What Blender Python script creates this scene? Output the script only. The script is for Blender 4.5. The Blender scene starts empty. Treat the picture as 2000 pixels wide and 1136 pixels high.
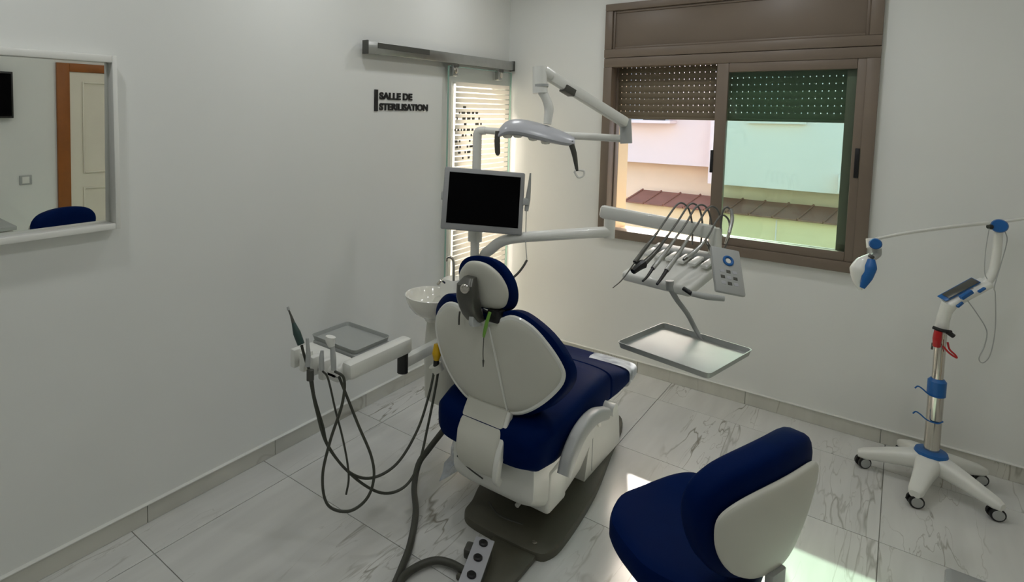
import bpy, bmesh, math, random
from mathutils import Vector, Matrix

# ------------------------------------------------------------------ camera, sky, sun, exposure
scene = bpy.context.scene
COL = scene.collection
cam_data = bpy.data.cameras.new('camera')
cam_data.sensor_fit = 'HORIZONTAL'
cam_data.sensor_width = 36.0
cam_data.lens = 20.8308
cam_data.shift_x = 0.08915
cam_data.shift_y = -0.13075
cam_data.clip_start = 0.05
cam = bpy.data.objects.new('camera', cam_data)
COL.objects.link(cam)
cam.matrix_world = Matrix([[0.774078, -0.060537, 0.63019, 2.292149], [0.632904, 0.04982, -0.772626, -3.822749], [0.015376, 0.996922, 0.076879, 1.68]] + [[0, 0, 0, 1]])
scene.camera = cam

SUN_DIR = Vector((0.41, -1.0, -0.84))          # the way the light travels
world = bpy.data.worlds.new('world')
scene.world = world
world.use_nodes = True
_nt = world.node_tree
_bg = _nt.nodes['Background']
_sky = _nt.nodes.new('ShaderNodeTexSky')
_sky.sky_type = 'NISHITA'
_sky.sun_disc = False
_sky.sun_elevation = math.radians(37.9)
_sky.sun_rotation = math.atan2(-SUN_DIR.x, -SUN_DIR.y)
_nt.links.new(_sky.outputs['Color'], _bg.inputs['Color'])
_sky.air_density = 1.0
_sky.dust_density = 2.5
_sky.ozone_density = 0.6
_bg.inputs['Strength'].default_value = 0.62

sun_data = bpy.data.lights.new('sun', 'SUN')
sun_data.energy = 7.5
sun_data.angle = math.radians(0.8)
sun_data.color = (1.0, 0.93, 0.84)
sun = bpy.data.objects.new('sun', sun_data)
COL.objects.link(sun)
sun.rotation_euler = SUN_DIR.to_track_quat('-Z', 'Y').to_euler()
sun.location = (-3, 8, 6)

CEILING_LAMP_W = 3.1
ANNEX_FILL_W = 125.0

vs = scene.view_settings
vs.view_transform = 'Standard'
vs.look = 'None'
vs.gamma = 1.0
vs.use_curve_mapping = False
vs.exposure = 0.0
scene.cycles.use_denoising = True
scene.cycles.max_bounces = 12
scene.cycles.diffuse_bounces = 6
scene.cycles.glossy_bounces = 6
scene.cycles.transparent_max_bounces = 16
scene.cycles.transmission_bounces = 8
scene.cycles.sample_clamp_indirect = 6.0
scene.cycles.caustics_reflective = False
scene.cycles.caustics_refractive = False

# ------------------------------------------------------------------ helpers
def S(r, g, b):
    def f(c):
        c /= 255.0
        return c / 12.92 if c <= 0.04045 else ((c + 0.055) / 1.055) ** 2.4
    return (f(r), f(g), f(b), 1.0)

def mat(name, rgb, rough=0.5, metal=0.0, var=0.04, scale=6.0, bump=0.0, bump_scale=120.0, spec=0.5, coat=0.0):
    m = bpy.data.materials.new(name)
    m.use_nodes = True
    nt = m.node_tree
    b = nt.nodes['Principled BSDF']
    b.inputs['Roughness'].default_value = rough
    b.inputs['Metallic'].default_value = metal
    b.inputs['Specular IOR Level'].default_value = spec
    b.inputs['Coat Weight'].default_value = coat
    tc = nt.nodes.new('ShaderNodeTexCoord')
    no = nt.nodes.new('ShaderNodeTexNoise')
    no.inputs['Scale'].default_value = scale
    no.inputs['Detail'].default_value = 4.0
    nt.links.new(tc.outputs['Object'], no.inputs['Vector'])
    cr = nt.nodes.new('ShaderNodeValToRGB')
    c = S(*rgb)
    cr.color_ramp.elements[0].position = 0.3
    cr.color_ramp.elements[1].position = 0.7
    cr.color_ramp.elements[0].color = tuple(max(0, x * (1 - var)) for x in c[:3]) + (1,)
    cr.color_ramp.elements[1].color = tuple(min(1, x * (1 + var)) for x in c[:3]) + (1,)
    nt.links.new(no.outputs['Fac'], cr.inputs['Fac'])
    nt.links.new(cr.outputs['Color'], b.inputs['Base Color'])
    if bump:
        n2 = nt.nodes.new('ShaderNodeTexNoise')
        n2.inputs['Scale'].default_value = bump_scale
        nt.links.new(tc.outputs['Object'], n2.inputs['Vector'])
        bp = nt.nodes.new('ShaderNodeBump')
        bp.inputs['Strength'].default_value = bump
        bp.inputs['Distance'].default_value = 0.002
        nt.links.new(n2.outputs['Fac'], bp.inputs['Height'])
        nt.links.new(bp.outputs['Normal'], b.inputs['Normal'])
    return m

def glass_mat(name, tint, gloss=0.06):
    m = bpy.data.materials.new(name)
    m.use_nodes = True
    nt = m.node_tree
    nt.nodes.clear()
    out = nt.nodes.new('ShaderNodeOutputMaterial')
    tr = nt.nodes.new('ShaderNodeBsdfTransparent')
    tr.inputs['Color'].default_value = tint
    gl = nt.nodes.new('ShaderNodeBsdfGlossy')
    gl.inputs['Roughness'].default_value = 0.02
    lw = nt.nodes.new('ShaderNodeLayerWeight')
    lw.inputs['Blend'].default_value = 0.25
    mul = nt.nodes.new('ShaderNodeMath')
    mul.operation = 'MULTIPLY_ADD'
    mul.inputs[1].default_value = 0.35
    mul.inputs[2].default_value = gloss
    nt.links.new(lw.outputs['Fresnel'], mul.inputs[0])
    mx = nt.nodes.new('ShaderNodeMixShader')
    nt.links.new(mul.outputs[0], mx.inputs['Fac'])
    nt.links.new(tr.outputs[0], mx.inputs[1])
    nt.links.new(gl.outputs[0], mx.inputs[2])
    nt.links.new(mx.outputs[0], out.inputs['Surface'])
    return m

def emit_mat(name, rgb, strength):
    m = bpy.data.materials.new(name)
    m.use_nodes = True
    b = m.node_tree.nodes['Principled BSDF']
    b.inputs['Base Color'].default_value = S(*rgb)
    b.inputs['Emission Color'].default_value = S(*rgb)
    b.inputs['Emission Strength'].default_value = strength
    return m

def marble_mat(name, base, vein, rough=0.22):
    """pale porcelain with a few thin grey veins; every tile gets its own cut of the pattern"""
    m = bpy.data.materials.new(name)
    m.use_nodes = True
    nt = m.node_tree
    N, Lk = nt.nodes, nt.links
    b = N['Principled BSDF']
    b.inputs['Roughness'].default_value = rough
    tc = N.new('ShaderNodeTexCoord')
    oi = N.new('ShaderNodeObjectInfo')
    mp = N.new('ShaderNodeMapping')
    mp.inputs['Scale'].default_value = (5.5, 0.8, 1.0)
    mp.inputs['Rotation'].default_value = (0, 0, math.radians(-24))
    ml = N.new('ShaderNodeMath'); ml.operation = 'MULTIPLY'; ml.inputs[1].default_value = 37.0
    Lk.new(oi.outputs['Random'], ml.inputs[0])
    cx = N.new('ShaderNodeCombineXYZ')
    Lk.new(ml.outputs[0], cx.inputs['X']); Lk.new(ml.outputs[0], cx.inputs['Z'])
    Lk.new(tc.outputs['Object'], mp.inputs['Vector'])
    ad = N.new('ShaderNodeVectorMath'); ad.operation = 'ADD'
    Lk.new(mp.outputs['Vector'], ad.inputs[0]); Lk.new(cx.outputs[0], ad.inputs[1])
    def band(scale, width, dist):
        n = N.new('ShaderNodeTexNoise')
        n.inputs['Scale'].default_value = scale
        n.inputs['Detail'].default_value = 3.5
        n.inputs['Roughness'].default_value = 0.55
        n.inputs['Distortion'].default_value = dist
        Lk.new(ad.outputs[0], n.inputs['Vector'])
        s = N.new('ShaderNodeMath'); s.operation = 'SUBTRACT'; s.inputs[1].default_value = 0.5
        Lk.new(n.outputs['Fac'], s.inputs[0])
        a = N.new('ShaderNodeMath'); a.operation = 'ABSOLUTE'
        Lk.new(s.outputs[0], a.inputs[0])
        r = N.new('ShaderNodeMapRange')
        r.inputs['From Min'].default_value = 0.0
        r.inputs['From Max'].default_value = width
        r.inputs['To Min'].default_value = 1.0
        r.inputs['To Max'].default_value = 0.0
        Lk.new(a.outputs[0], r.inputs['Value'])
        return r
    v1 = band(1.0, 0.011, 0.4)
    v2 = band(2.0, 0.009, 0.5)
    mk = N.new('ShaderNodeTexNoise')
    mk.inputs['Scale'].default_value = 1.1
    Lk.new(ad.outputs[0], mk.inputs['Vector'])
    mr = N.new('ShaderNodeMapRange')
    mr.inputs['From Min'].default_value = 0.48; mr.inputs['From Max'].default_value = 0.66
    Lk.new(mk.outputs['Fac'], mr.inputs['Value'])
    p = N.new('ShaderNodeMath'); p.operation = 'MULTIPLY'
    Lk.new(v1.outputs[0], p.inputs[0]); Lk.new(mr.outputs[0], p.inputs[1])
    p2 = N.new('ShaderNodeMath'); p2.operation = 'MULTIPLY'; p2.inputs[1].default_value = 0.62
    q2 = N.new('ShaderNodeMath'); q2.operation = 'MULTIPLY'
    Lk.new(v2.outputs[0], q2.inputs[0]); Lk.new(mr.outputs[0], q2.inputs[1])
    Lk.new(q2.outputs[0], p2.inputs[0])
    mxm = N.new('ShaderNodeMath'); mxm.operation = 'MAXIMUM'
    Lk.new(p.outputs[0], mxm.inputs[0]); Lk.new(p2.outputs[0], mxm.inputs[1])
    cl = N.new('ShaderNodeTexNoise'); cl.inputs['Scale'].default_value = 2.2; cl.inputs['Detail'].default_value = 3
    Lk.new(ad.outputs[0], cl.inputs['Vector'])
    cr = N.new('ShaderNodeValToRGB')
    c = S(*base)
    cr.color_ramp.elements[0].position = 0.35; cr.color_ramp.elements[1].position = 0.65
    cr.color_ramp.elements[0].color = tuple(x * 0.90 for x in c[:3]) + (1,)
    cr.color_ramp.elements[1].color = c
    Lk.new(cl.outputs['Fac'], cr.inputs['Fac'])
    mix = N.new('ShaderNodeMixRGB')
    mix.inputs['Color2'].default_value = S(*vein)
    Lk.new(mxm.outputs[0], mix.inputs['Fac'])
    Lk.new(cr.outputs['Color'], mix.inputs['Color1'])
    Lk.new(mix.outputs['Color'], b.inputs['Base Color'])
    return m

# ---- mesh helpers, all in world coordinates
def V(*a):
    return Vector(a[0]) if len(a) == 1 else Vector(a)

def catmull(pts, n=6, closed=False):
    P = [Vector(p) for p in pts]
    out = []
    m = len(P)
    rng = range(m if closed else m - 1)
    for i in rng:
        if closed:
            a, b, c, d = P[(i - 1) % m], P[i], P[(i + 1) % m], P[(i + 2) % m]
        else:
            a = P[i - 1] if i > 0 else P[i] * 2 - P[i + 1]
            b, c = P[i], P[i + 1]
            d = P[i + 2] if i + 2 < m else P[i + 1] * 2 - P[i]
        for k in range(n):
            t = k / n
            out.append(0.5 * ((2 * b) + (c - a) * t + (2 * a - 5 * b + 4 * c - d) * t * t + (3 * b - a - 3 * c + d) * t ** 3))
    if not closed:
        out.append(P[-1].copy())
    return out

def frame_of(t):
    t = t.normalized()
    up = Vector((0, 0, 1)) if abs(t.z) < 0.95 else Vector((1, 0, 0))
    a = t.cross(up).normalized()
    return a, a.cross(t).normalized()

def skin(bm, rings, cap=True, closed=False):
    R = [[bm.verts.new(p) for p in r] for r in rings]
    n = len(R[0])
    for i in range(len(R) - (0 if closed else 1)):
        A, B = R[i], R[(i + 1) % len(R)]
        for k in range(n):
            bm.faces.new((A[k], A[(k + 1) % n], B[(k + 1) % n], B[k]))
    if cap and not closed:
        bm.faces.new(R[0][::-1])
        bm.faces.new(R[-1])
    return R

def tube(bm, pts, r, seg=8, res=5, smooth=True, flat=1.0):
    P = catmull(pts, res) if smooth and len(pts) > 2 else [Vector(p) for p in pts]
    n = len(P)
    if isinstance(r, (int, float)):
        rad = [r] * n
    else:
        rad = []
        for i in range(n):
            f = i / (n - 1) * (len(r) - 1)
            k = min(int(f), len(r) - 2)
            rad.append(r[k] + (r[k + 1] - r[k]) * (f - k))
    rings = []
    prev = None
    for i in range(n):
        t = (P[min(i + 1, n - 1)] - P[max(i - 1, 0)])
        if t.length < 1e-9:
            t = Vector((0, 0, 1))
        t.normalize()
        if prev is None:
            a, b = frame_of(t)
        else:
            a = (prev - t * prev.dot(t)).normalized()
            b = a.cross(t).normalized()
        prev = a
        rings.append([P[i] + a * math.cos(2 * math.pi * k / seg) * rad[i] + b * math.sin(2 * math.pi * k / seg) * rad[i] * flat for k in range(seg)])
    skin(bm, rings)
    return bm

def cyl(bm, p0, p1, r0, r1=None, seg=20):
    return tube(bm, [p0, p1], [r0, r0 if r1 is None else r1], seg=seg, smooth=False)

def lathe(bm, c, prof, axis=(0, 0, 1), seg=28):
    """prof: (radius, height) pairs along axis from c"""
    ax = Vector(axis).normalized()
    a, b = frame_of(ax)
    c = Vector(c)
    rings = [[c + ax * h + (a * math.cos(2 * math.pi * k / seg) + b * math.sin(2 * math.pi * k / seg)) * max(r, 1e-4) for k in range(seg)] for r, h in prof]
    skin(bm, rings)
    return bm

def box(bm, lo, hi, bevel=0.0, M=None, seg=2):
    lo, hi = Vector(lo), Vector(hi)
    vs_ = [bm.verts.new(Vector((x, y, z))) for x in (lo.x, hi.x) for y in (lo.y, hi.y) for z in (lo.z, hi.z)]
    f = [(0, 1, 3, 2), (4, 6, 7, 5), (0, 4, 5, 1), (2, 3, 7, 6), (0, 2, 6, 4), (1, 5, 7, 3)]
    fs = [bm.faces.new([vs_[i] for i in q]) for q in f]
    if bevel > 0:
        ed = list({e for fc in fs for e in fc.edges})
        r = bmesh.ops.bevel(bm, geom=ed, offset=bevel, segments=seg, profile=0.5, affect='EDGES')
        vs_ = list({v for v in vs_ if v.is_valid} | set(r['verts']))
    if M is not None:
        for v in vs_:
            v.co = M @ v.co
    return bm

def basis(o, ex, ey, ez):
    ex, ey, ez = Vector(ex).normalized(), Vector(ey).normalized(), Vector(ez).normalized()
    return Matrix(((ex.x, ey.x, ez.x, o[0]), (ex.y, ey.y, ez.y, o[1]), (ex.z, ey.z, ez.z, o[2]), (0, 0, 0, 1)))

def obox(bm, o, ex, up, size, bevel=0.0, seg=2):
    """box centred on o, long side along ex, its 'up' near up; size (along ex, across, along up)"""
    ex = Vector(ex).normalized()
    ey = Vector(up).cross(ex).normalized()
    ez = ex.cross(ey).normalized()
    h = Vector(size) * 0.5
    return box(bm, -h, h, bevel, basis(Vector(o), ex, ey, ez), seg)

def bar(bm, p0, p1, w, h, bevel=0.0, up=(0, 0, 1)):
    p0, p1 = Vector(p0), Vector(p1)
    return obox(bm, (p0 + p1) / 2, p1 - p0, up, ((p1 - p0).length, w, h), bevel)

def prism(bm, outline, z0, z1, fmap=lambda s, t, h: (s, t, h), inset=0.0, c=None):
    """flat outline raised from z0 to z1, its upper rim drawn in by inset"""
    P = [Vector((p[0], p[1])) for p in outline]
    if c is None:
        c = sum(P, Vector((0, 0))) / len(P)
    c = Vector(c)
    def ring(k, h):
        return [Vector(fmap(*(c + (p - c) * k), h)) for p in P]
    m = max((p - c).length for p in P)
    if inset:
        k = 1 - inset / m
        rings = [ring(1, z0), ring(1, z1 - inset), ring(1 - (1 - k) * 0.3, z1 - inset * 0.3), ring(k, z1)]
    else:
        rings = [ring(1, z0), ring(1, z1)]
    skin(bm, rings)
    return bm

RR = (0.0, 0.3, 0.55, 0.75, 0.87, 0.94, 0.98, 1.0)
def pillow(bm, outline, fmap, tf, tb, c=None, pf=4.0, pb=4.0, rim=0.0):
    """puffed pad: outline in (s, t), front bulges to tf, back to -tb"""
    P = [Vector((p[0], p[1])) for p in outline]
    c = Vector(c) if c is not None else sum(P, Vector((0, 0))) / len(P)
    def ring(k, h):
        return [bm.verts.new(Vector(fmap(*(c + (p - c) * k), h))) for p in P]
    def hh(k, t, p):
        return t * max(0.0, 1 - k ** p) ** 0.5
    n = len(P)
    fr = [ring(k, rim / 2 + hh(k, tf - rim / 2, pf)) for k in RR[1:]]
    cf = bm.verts.new(Vector(fmap(c.x, c.y, tf)))
    bk = [ring(k, -rim / 2 - hh(k, tb - rim / 2, pb)) for k in (RR[1:-1] if rim == 0 else RR[1:])]
    cb = bm.verts.new(Vector(fmap(c.x, c.y, -tb)))
    seq = fr + bk[::-1]
    for A, B in zip(seq[:-1], seq[1:]):
        for k in range(n):
            bm.faces.new((A[k], A[(k + 1) % n], B[(k + 1) % n], B[k]))
    for k in range(n):
        bm.faces.new((cf, seq[0][(k + 1) % n], seq[0][k]))
        bm.faces.new((cb, seq[-1][k], seq[-1][(k + 1) % n]))
    return bm

ORI = {}
def build(name, bm, material, parent=None, sharp=38, at=None):
    """one mesh object from a bmesh in world coordinates"""
    bmesh.ops.recalc_face_normals(bm, faces=bm.faces)
    if parent is not None:
        o0 = ORI[parent]
    elif at is not None:
        o0 = Vector(at)
    else:
        o0 = Vector((0, 0, 0))
    for v in bm.verts:
        v.co -= o0
    me = bpy.data.meshes.new(name)
    bm.to_mesh(me)
    bm.free()
    for p in me.polygons:
        p.use_smooth = True
    me.set_sharp_from_angle(angle=math.radians(sharp))
    me.materials.append(material)
    o = bpy.data.objects.new(name, me)
    COL.objects.link(o)
    if parent is not None:
        o.parent = parent
    else:
        o.location = o0
    ORI[o] = o0
    return o

def NB():
    return bmesh.new()

def tag(o, label, cat, group=None):
    o['label'] = label
    o['category'] = cat
    if group:
        o['group'] = group
    return o

def thing(name, loc, label, cat, group=None):
    o = bpy.data.objects.new(name, None)
    COL.objects.link(o)
    o.location = loc
    o.empty_display_size = 0.1
    ORI[o] = Vector(loc)
    return tag(o, label, cat, group)

def structure(o, label=None):
    o['kind'] = 'structure'
    if label:
        o['label'] = label
    return o

def group_empty(name, loc=(0, 0, 0), label=None):
    o = bpy.data.objects.new(name, None)
    COL.objects.link(o)
    o.location = loc
    o.empty_display_size = 0.1
    ORI[o] = Vector(loc)
    return structure(o, label)

def child_copy(src, parent, offset, name=None):
    c = src.copy()
    COL.objects.link(c)
    c.parent = parent
    c.location = Vector(src.location) + Vector(offset)
    return c

def rrect(w, h, r, n=5):
    """rounded rectangle outline, half sizes w, h"""
    out = []
    for cx_, cy_, a0 in ((w - r, h - r, 0), (-w + r, h - r, 90), (-w + r, -h + r, 180), (w - r, -h + r, 270)):
        for k in range(n + 1):
            a = math.radians(a0 + 90 * k / n)
            out.append((cx_ + r * math.cos(a), cy_ + r * math.sin(a)))
    return out

# ------------------------------------------------------------------ materials
M = dict(
    wall=mat('white_paint', (226, 227, 223), 0.6, var=0.015, scale=1.5, bump=0.05, bump_scale=90),
    ceil=mat('ceiling_paint', (232, 233, 231), 0.8, var=0.01),
    grout=mat('grey_grout', (150, 148, 140), 0.9),
    tile=marble_mat('marble_tile', (212, 212, 208), (138, 134, 122)),
    skirt=marble_mat('skirting_tile', (206, 205, 195), (150, 146, 132), 0.3),
    frame=mat('taupe_aluminium', (118, 105, 92), 0.42, var=0.05, scale=3, spec=0.4),
    slat=mat('taupe_slat', (112, 100, 80), 0.55, var=0.05),
    black=mat('black_plastic', (14, 14, 15), 0.4, var=0.1),
    white=mat('white_plastic', (226, 226, 220), 0.3, var=0.015, coat=0.2),
    shell=mat('shell_plastic', (206, 205, 194), 0.38, var=0.02),
    grey=mat('light_grey_plastic', (170, 172, 170), 0.4, var=0.02),
    lampgrey=mat('lamp_grey_plastic', (176, 177, 182), 0.3, var=0.02),
    bezel=mat('grey_bezel', (150, 151, 152), 0.4, var=0.02),
    dark=mat('dark_grey_plastic', (72, 72, 66), 0.45, var=0.04),
    mount=mat('mount_grey', (88, 88, 82), 0.32, var=0.06, metal=0.4),
    plate=mat('olive_grey_plate', (82, 80, 68), 0.5, var=0.06, bump=0.1, bump_scale=300),
    navy=mat('navy_vinyl', (0, 22, 68), 0.55, var=0.08, scale=9, bump=0.06, bump_scale=220, spec=0.03),
    steel=mat('brushed_steel', (176, 177, 174), 0.28, metal=0.9, var=0.05, scale=20),
    chrome=mat('chrome', (205, 200, 192), 0.12, metal=1.0, var=0.02),
    hose=mat('grey_hose', (64, 64, 56), 0.5, var=0.05),
    whip=mat('grey_whip_hose', (98, 98, 92), 0.45, var=0.15, scale=60),
    traysteel=mat('matte_tray_steel', (168, 171, 168), 0.5, metal=0.35, var=0.03),
    tubing=mat('thin_hose', (60, 62, 52), 0.5, var=0.05),
    blue=mat('bright_blue_plastic', (16, 92, 160), 0.35, var=0.05),
    red=mat('red_plastic', (176, 18, 24), 0.35, var=0.05),
    yellow=mat('yellow_plastic', (214, 170, 20), 0.4, var=0.05),
    green=mat('green_cord', (110, 160, 60), 0.5, var=0.05),
    teal=mat('grey_green_plastic', (44, 66, 62), 0.4, var=0.05),
    screen=mat('black_screen', (3, 3, 4), 0.3, var=0.0, spec=0.05),
    ceramic=mat('white_ceramic', (232, 230, 220), 0.12, var=0.01, coat=0.5),
    orange=mat('orange_wood', (146, 84, 24), 0.45, var=0.12, scale=8),
    door=mat('cream_door', (226, 220, 204), 0.5, var=0.02),
    ink=mat('black_lettering', (16, 16, 16), 0.5, var=0.0),
    facade=mat('white_render', (248, 226, 216), 0.9, var=0.03, scale=1.2),
    cream=mat('cream_render', (246, 222, 194), 0.9, var=0.04, scale=2.0),
    peach=mat('peach_render', (252, 222, 176), 0.9, var=0.04, scale=2.0),
    awning=mat('brown_awning', (150, 104, 84), 0.8, var=0.10, scale=5),
    ground=mat('terrace_concrete', (214, 204, 180), 0.9, var=0.08),
)
M['mirror'] = mat('mirror_silver', (236, 238, 234), 0.0, metal=1.0, var=0.0)
M['clear'] = glass_mat('clear_glass', (0.97, 0.985, 0.975, 1))
M['greenglass'] = glass_mat('green_glass', (0.868, 0.968, 0.918, 1), 0.02)
M['edge'] = mat('green_glass_edge', (150, 186, 172), 0.2, var=0.05)
M['wrap'] = glass_mat('clear_wrap', (0.86, 0.90, 0.93, 1), 0.28)

def film_mat():
    m = bpy.data.materials.new('frosted_film')
    m.use_nodes = True
    nt = m.node_tree
    nt.nodes.clear()
    out = nt.nodes.new('ShaderNodeOutputMaterial')
    d = nt.nodes.new('ShaderNodeBsdfDiffuse'); d.inputs['Color'].default_value = S(232, 230, 224)
    t = nt.nodes.new('ShaderNodeBsdfTranslucent'); t.inputs['Color'].default_value = S(246, 242, 236)
    mx = nt.nodes.new('ShaderNodeMixShader'); mx.inputs['Fac'].default_value = 0.58
    nt.links.new(d.outputs[0], mx.inputs[1]); nt.links.new(t.outputs[0], mx.inputs[2])
    nt.links.new(mx.outputs[0], out.inputs['Surface'])
    return m
M['film'] = film_mat()

def cover_mat():
    """milky plastic sheet: half see-through, half white"""
    m = bpy.data.materials.new('milky_plastic_sheet')
    m.use_nodes = True
    nt = m.node_tree
    nt.nodes.clear()
    out = nt.nodes.new('ShaderNodeOutputMaterial')
    p = nt.nodes.new('ShaderNodeBsdfPrincipled')
    p.inputs['Base Color'].default_value = S(226, 232, 240)
    p.inputs['Roughness'].default_value = 0.18
    t = nt.nodes.new('ShaderNodeBsdfTransparent')
    tc = nt.nodes.new('ShaderNodeTexCoord')
    n = nt.nodes.new('ShaderNodeTexNoise'); n.inputs['Scale'].default_value = 14.0; n.inputs['Detail'].default_value = 5.0
    nt.links.new(tc.outputs['Object'], n.inputs['Vector'])
    r = nt.nodes.new('ShaderNodeMapRange')
    r.inputs['From Min'].default_value = 0.35; r.inputs['From Max'].default_value = 0.65
    r.inputs['To Min'].default_value = 0.45; r.inputs['To Max'].default_value = 0.92
    nt.links.new(n.outputs['Fac'], r.inputs['Value'])
    mx = nt.nodes.new('ShaderNodeMixShader')
    nt.links.new(r.outputs[0], mx.inputs['Fac'])
    nt.links.new(t.outputs[0], mx.inputs[1]); nt.links.new(p.outputs[0], mx.inputs[2])
    nt.links.new(mx.outputs[0], out.inputs['Surface'])
    return m
M['cover'] = cover_mat()
M['wrap'] = M['cover']

# ------------------------------------------------------------------ room shell
ZC = 2.72            # ceiling height
XR = 3.454           # right wall
YB = -4.90           # rear wall
XA = -2.10           # far wall of the sterilisation room
WT = 0.30            # window wall thickness

# floor: grout bed with a porcelain tile object for every tile
bm = NB(); box(bm, (XA - .12, YB - .12, -0.10), (XR + .12, 0.0, -0.004))
floor = structure(build('floor', bm, M['grout']), 'pale marble look porcelain tile floor')
XJ = [0.012 - 0.86, 0.195, 1.252, 2.310, 3.366, 4.43]
XJ[0] = -0.86
YJ = [-2.805 + 0.628 * k for k in range(-4, 6)]
for i in range(len(XJ) - 1):
    for j in range(len(YJ) - 1):
        x0, x1 = max(XJ[i], 0.0), min(XJ[i + 1], XR)
        y0, y1 = max(YJ[j], YB), min(YJ[j + 1], 0.0)
        if x1 - x0 < 0.02 or y1 - y0 < 0.02:
            continue
        bm = NB()
        g = 0.0014
        box(bm, (x0 + g, y0 + g, -0.004), (x1 - g, y1 - g, 0.0), 0.0006, seg=1)
        cx_, cy_ = (XJ[i] + XJ[i + 1]) / 2, (YJ[j] + YJ[j + 1]) / 2
        o = build('tile', bm, M['tile'], None, at=(cx_, cy_, 0))
        o.parent = floor
bm = NB(); box(bm, (XA, -2.3, -0.004), (-0.12, 0.0, 0.0))
structure(build('floor_annex', bm, M['tile'], at=(-1.1, -1.1, 0)), 'floor of the bright room behind the glass door')

bm = NB(); box(bm, (XA - .12, YB - .12, ZC), (XR + .12, WT, ZC + 0.12))
structure(build('ceiling', bm, M['ceil']))

# left wall with the doorway to the sterilisation room
DY0, DY1, DZ = -0.700, -0.030, 1.875
bm = NB()
box(bm, (-0.12, YB, -0.1), (0, DY0, ZC))
box(bm, (-0.12, DY0, DZ), (0, DY1, ZC))
box(bm, (-0.12, DY1, -0.1), (0, 0.0, ZC))
structure(build('wall_left', bm, M['wall']))
# window wall
WX0, WX1, WZ0, WZ1 = 0.745, 2.168, 0.876, 2.382
bm = NB()
box(bm, (XA - .12, 0, -0.1), (WX0, WT, ZC))
box(bm, (WX1, 0, -0.1), (XR + .12, WT, ZC))
box(bm, (WX0, 0, -0.1), (WX1, WT, WZ0))
box(bm, (WX0, 0, WZ1), (WX1, WT, ZC))
structure(build('wall_front', bm, M['wall']))
bm = NB(); box(bm, (XR, YB, -0.1), (XR + .12, 0, ZC)); structure(build('wall_right', bm, M['wall']))
bm = NB(); box(bm, (XA - .12, YB - .12, -0.1), (XR + .12, YB, ZC)); structure(build('wall_rear', bm, M['wall']))
bm = NB()
box(bm, (XA - .12, -2.42, -0.1), (XA, 0, ZC))
box(bm, (XA, -2.42, -0.1), (-0.12, -2.3, ZC))
structure(build('wall_annex', bm, M['wall']), 'white walls of the room behind the glass door')
# sunlit outer reveal of the window
bm = NB()
box(bm, (WX0 - 0.004, 0.135, WZ0), (WX0 + 0.050, WT + 0.012, WZ1))
box(bm, (WX1 - 0.058, 0.135, WZ0), (WX1 + 0.004, WT + 0.012, WZ1))
box(bm, (WX0 + 0.058, 0.135, WZ0 - 0.004), (WX1 - 0.058, WT + 0.012, WZ0 + 0.02))
structure(build('trim_1', bm, M['peach']), 'peach rendered outer reveal of the window')

# skirting tiles
def skirting(name, p, q, nrm, joint0, step):
    base = group_empty(name)
    p, q = Vector(p), Vector(q)
    d = (q - p); L = d.length; d.normalize(); n = Vector(nrm)
    cuts = [0.0] + [c for c in [joint0 + step * k for k in range(-12, 12)] if 0.01 < c < L - 0.01] + [L]
    for a, b in zip(cuts[:-1], cuts[1:]):
        A, B = p + d * (a + 0.0012), p + d * (b - 0.0012)
        bm = NB()
        mid = (A + B) / 2 + n * 0.006 + Vector((0, 0, 0.0385))
        obox(bm, mid, d, (0, 0, 1), ((B - A).length, 0.012, 0.077), 0.0015, 1)
        o = build('skirting_tile', bm, M['skirt'], None, at=mid)
        o.parent = base
    bm = NB()
    obox(bm, (p + q) / 2 + n * 0.009 + Vector((0, 0, 0.0795)), d, (0, 0, 1), (L, 0.018, 0.005), 0.001, 1)
    o = build('edge_trim', bm, M['white'], base)
    return base
skirting('baseboard_left', (0, YB, 0), (0, DY0 - 0.09, 0), (1, 0, 0), YB * -1 - 2.741, 0.628)
skirting('baseboard_front', (0.012, 0, 0), (XR, 0, 0), (0, -1, 0), 1.649, 0.628)
skirting('baseboard_right', (XR, -1.93, 0), (XR, YB, 0), (-1, 0, 0), 0.4, 0.628)

# ------------------------------------------------------------------ window
win = group_empty('window_1', (1.456, 0, WZ0), 'taupe aluminium sliding window with roller shutter half down')
F = M['frame']
def fb(name, lo, hi, bev=0.004, m=None, parent=win):
    bm = NB(); box(bm, lo, hi, bev)
    return build(name, bm, m or F, parent)
# outer frame and shutter box
fb('frame_rail', (0.736, -0.035, 2.345), (2.176, 0.06, 2.390))
fb('frame_rail', (0.736, -0.035, 0.868), (2.176, 0.06, 0.925))
fb('frame_rail', (0.736, -0.035, 2.046), (2.176, 0.06, 2.100))
fb('frame_rail', (0.736, -0.030, 1.985), (2.176, 0.06, 2.044))
fb('frame_post', (0.736, -0.032, 0.925), (0.792, 0.06, 1.985))
fb('frame_post', (2.120, -0.032, 0.925), (2.176, 0.06, 1.985))
fb('frame_post', (0.736, -0.033, 2.100), (0.785, 0.06, 2.345))
fb('frame_post', (2.122, -0.033, 2.100), (2.176, 0.06, 2.345))
fb('shutter_box_panel', (0.785, -0.010, 2.100), (2.122, 0.05, 2.345), 0.002)
bm = NB()
for lo, hi in (((0.785, -0.018, 2.100), (0.800, -0.008, 2.345)), ((2.107, -0.018, 2.100), (2.122, -0.008, 2.345)),
               ((0.800, -0.018, 2.330), (2.107, -0.008, 2.345)), ((0.800, -0.018, 2.100), (2.107, -0.008, 2.115))):
    box(bm, lo, hi, 0.003)
build('panel_bead', bm, F, win)
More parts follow.
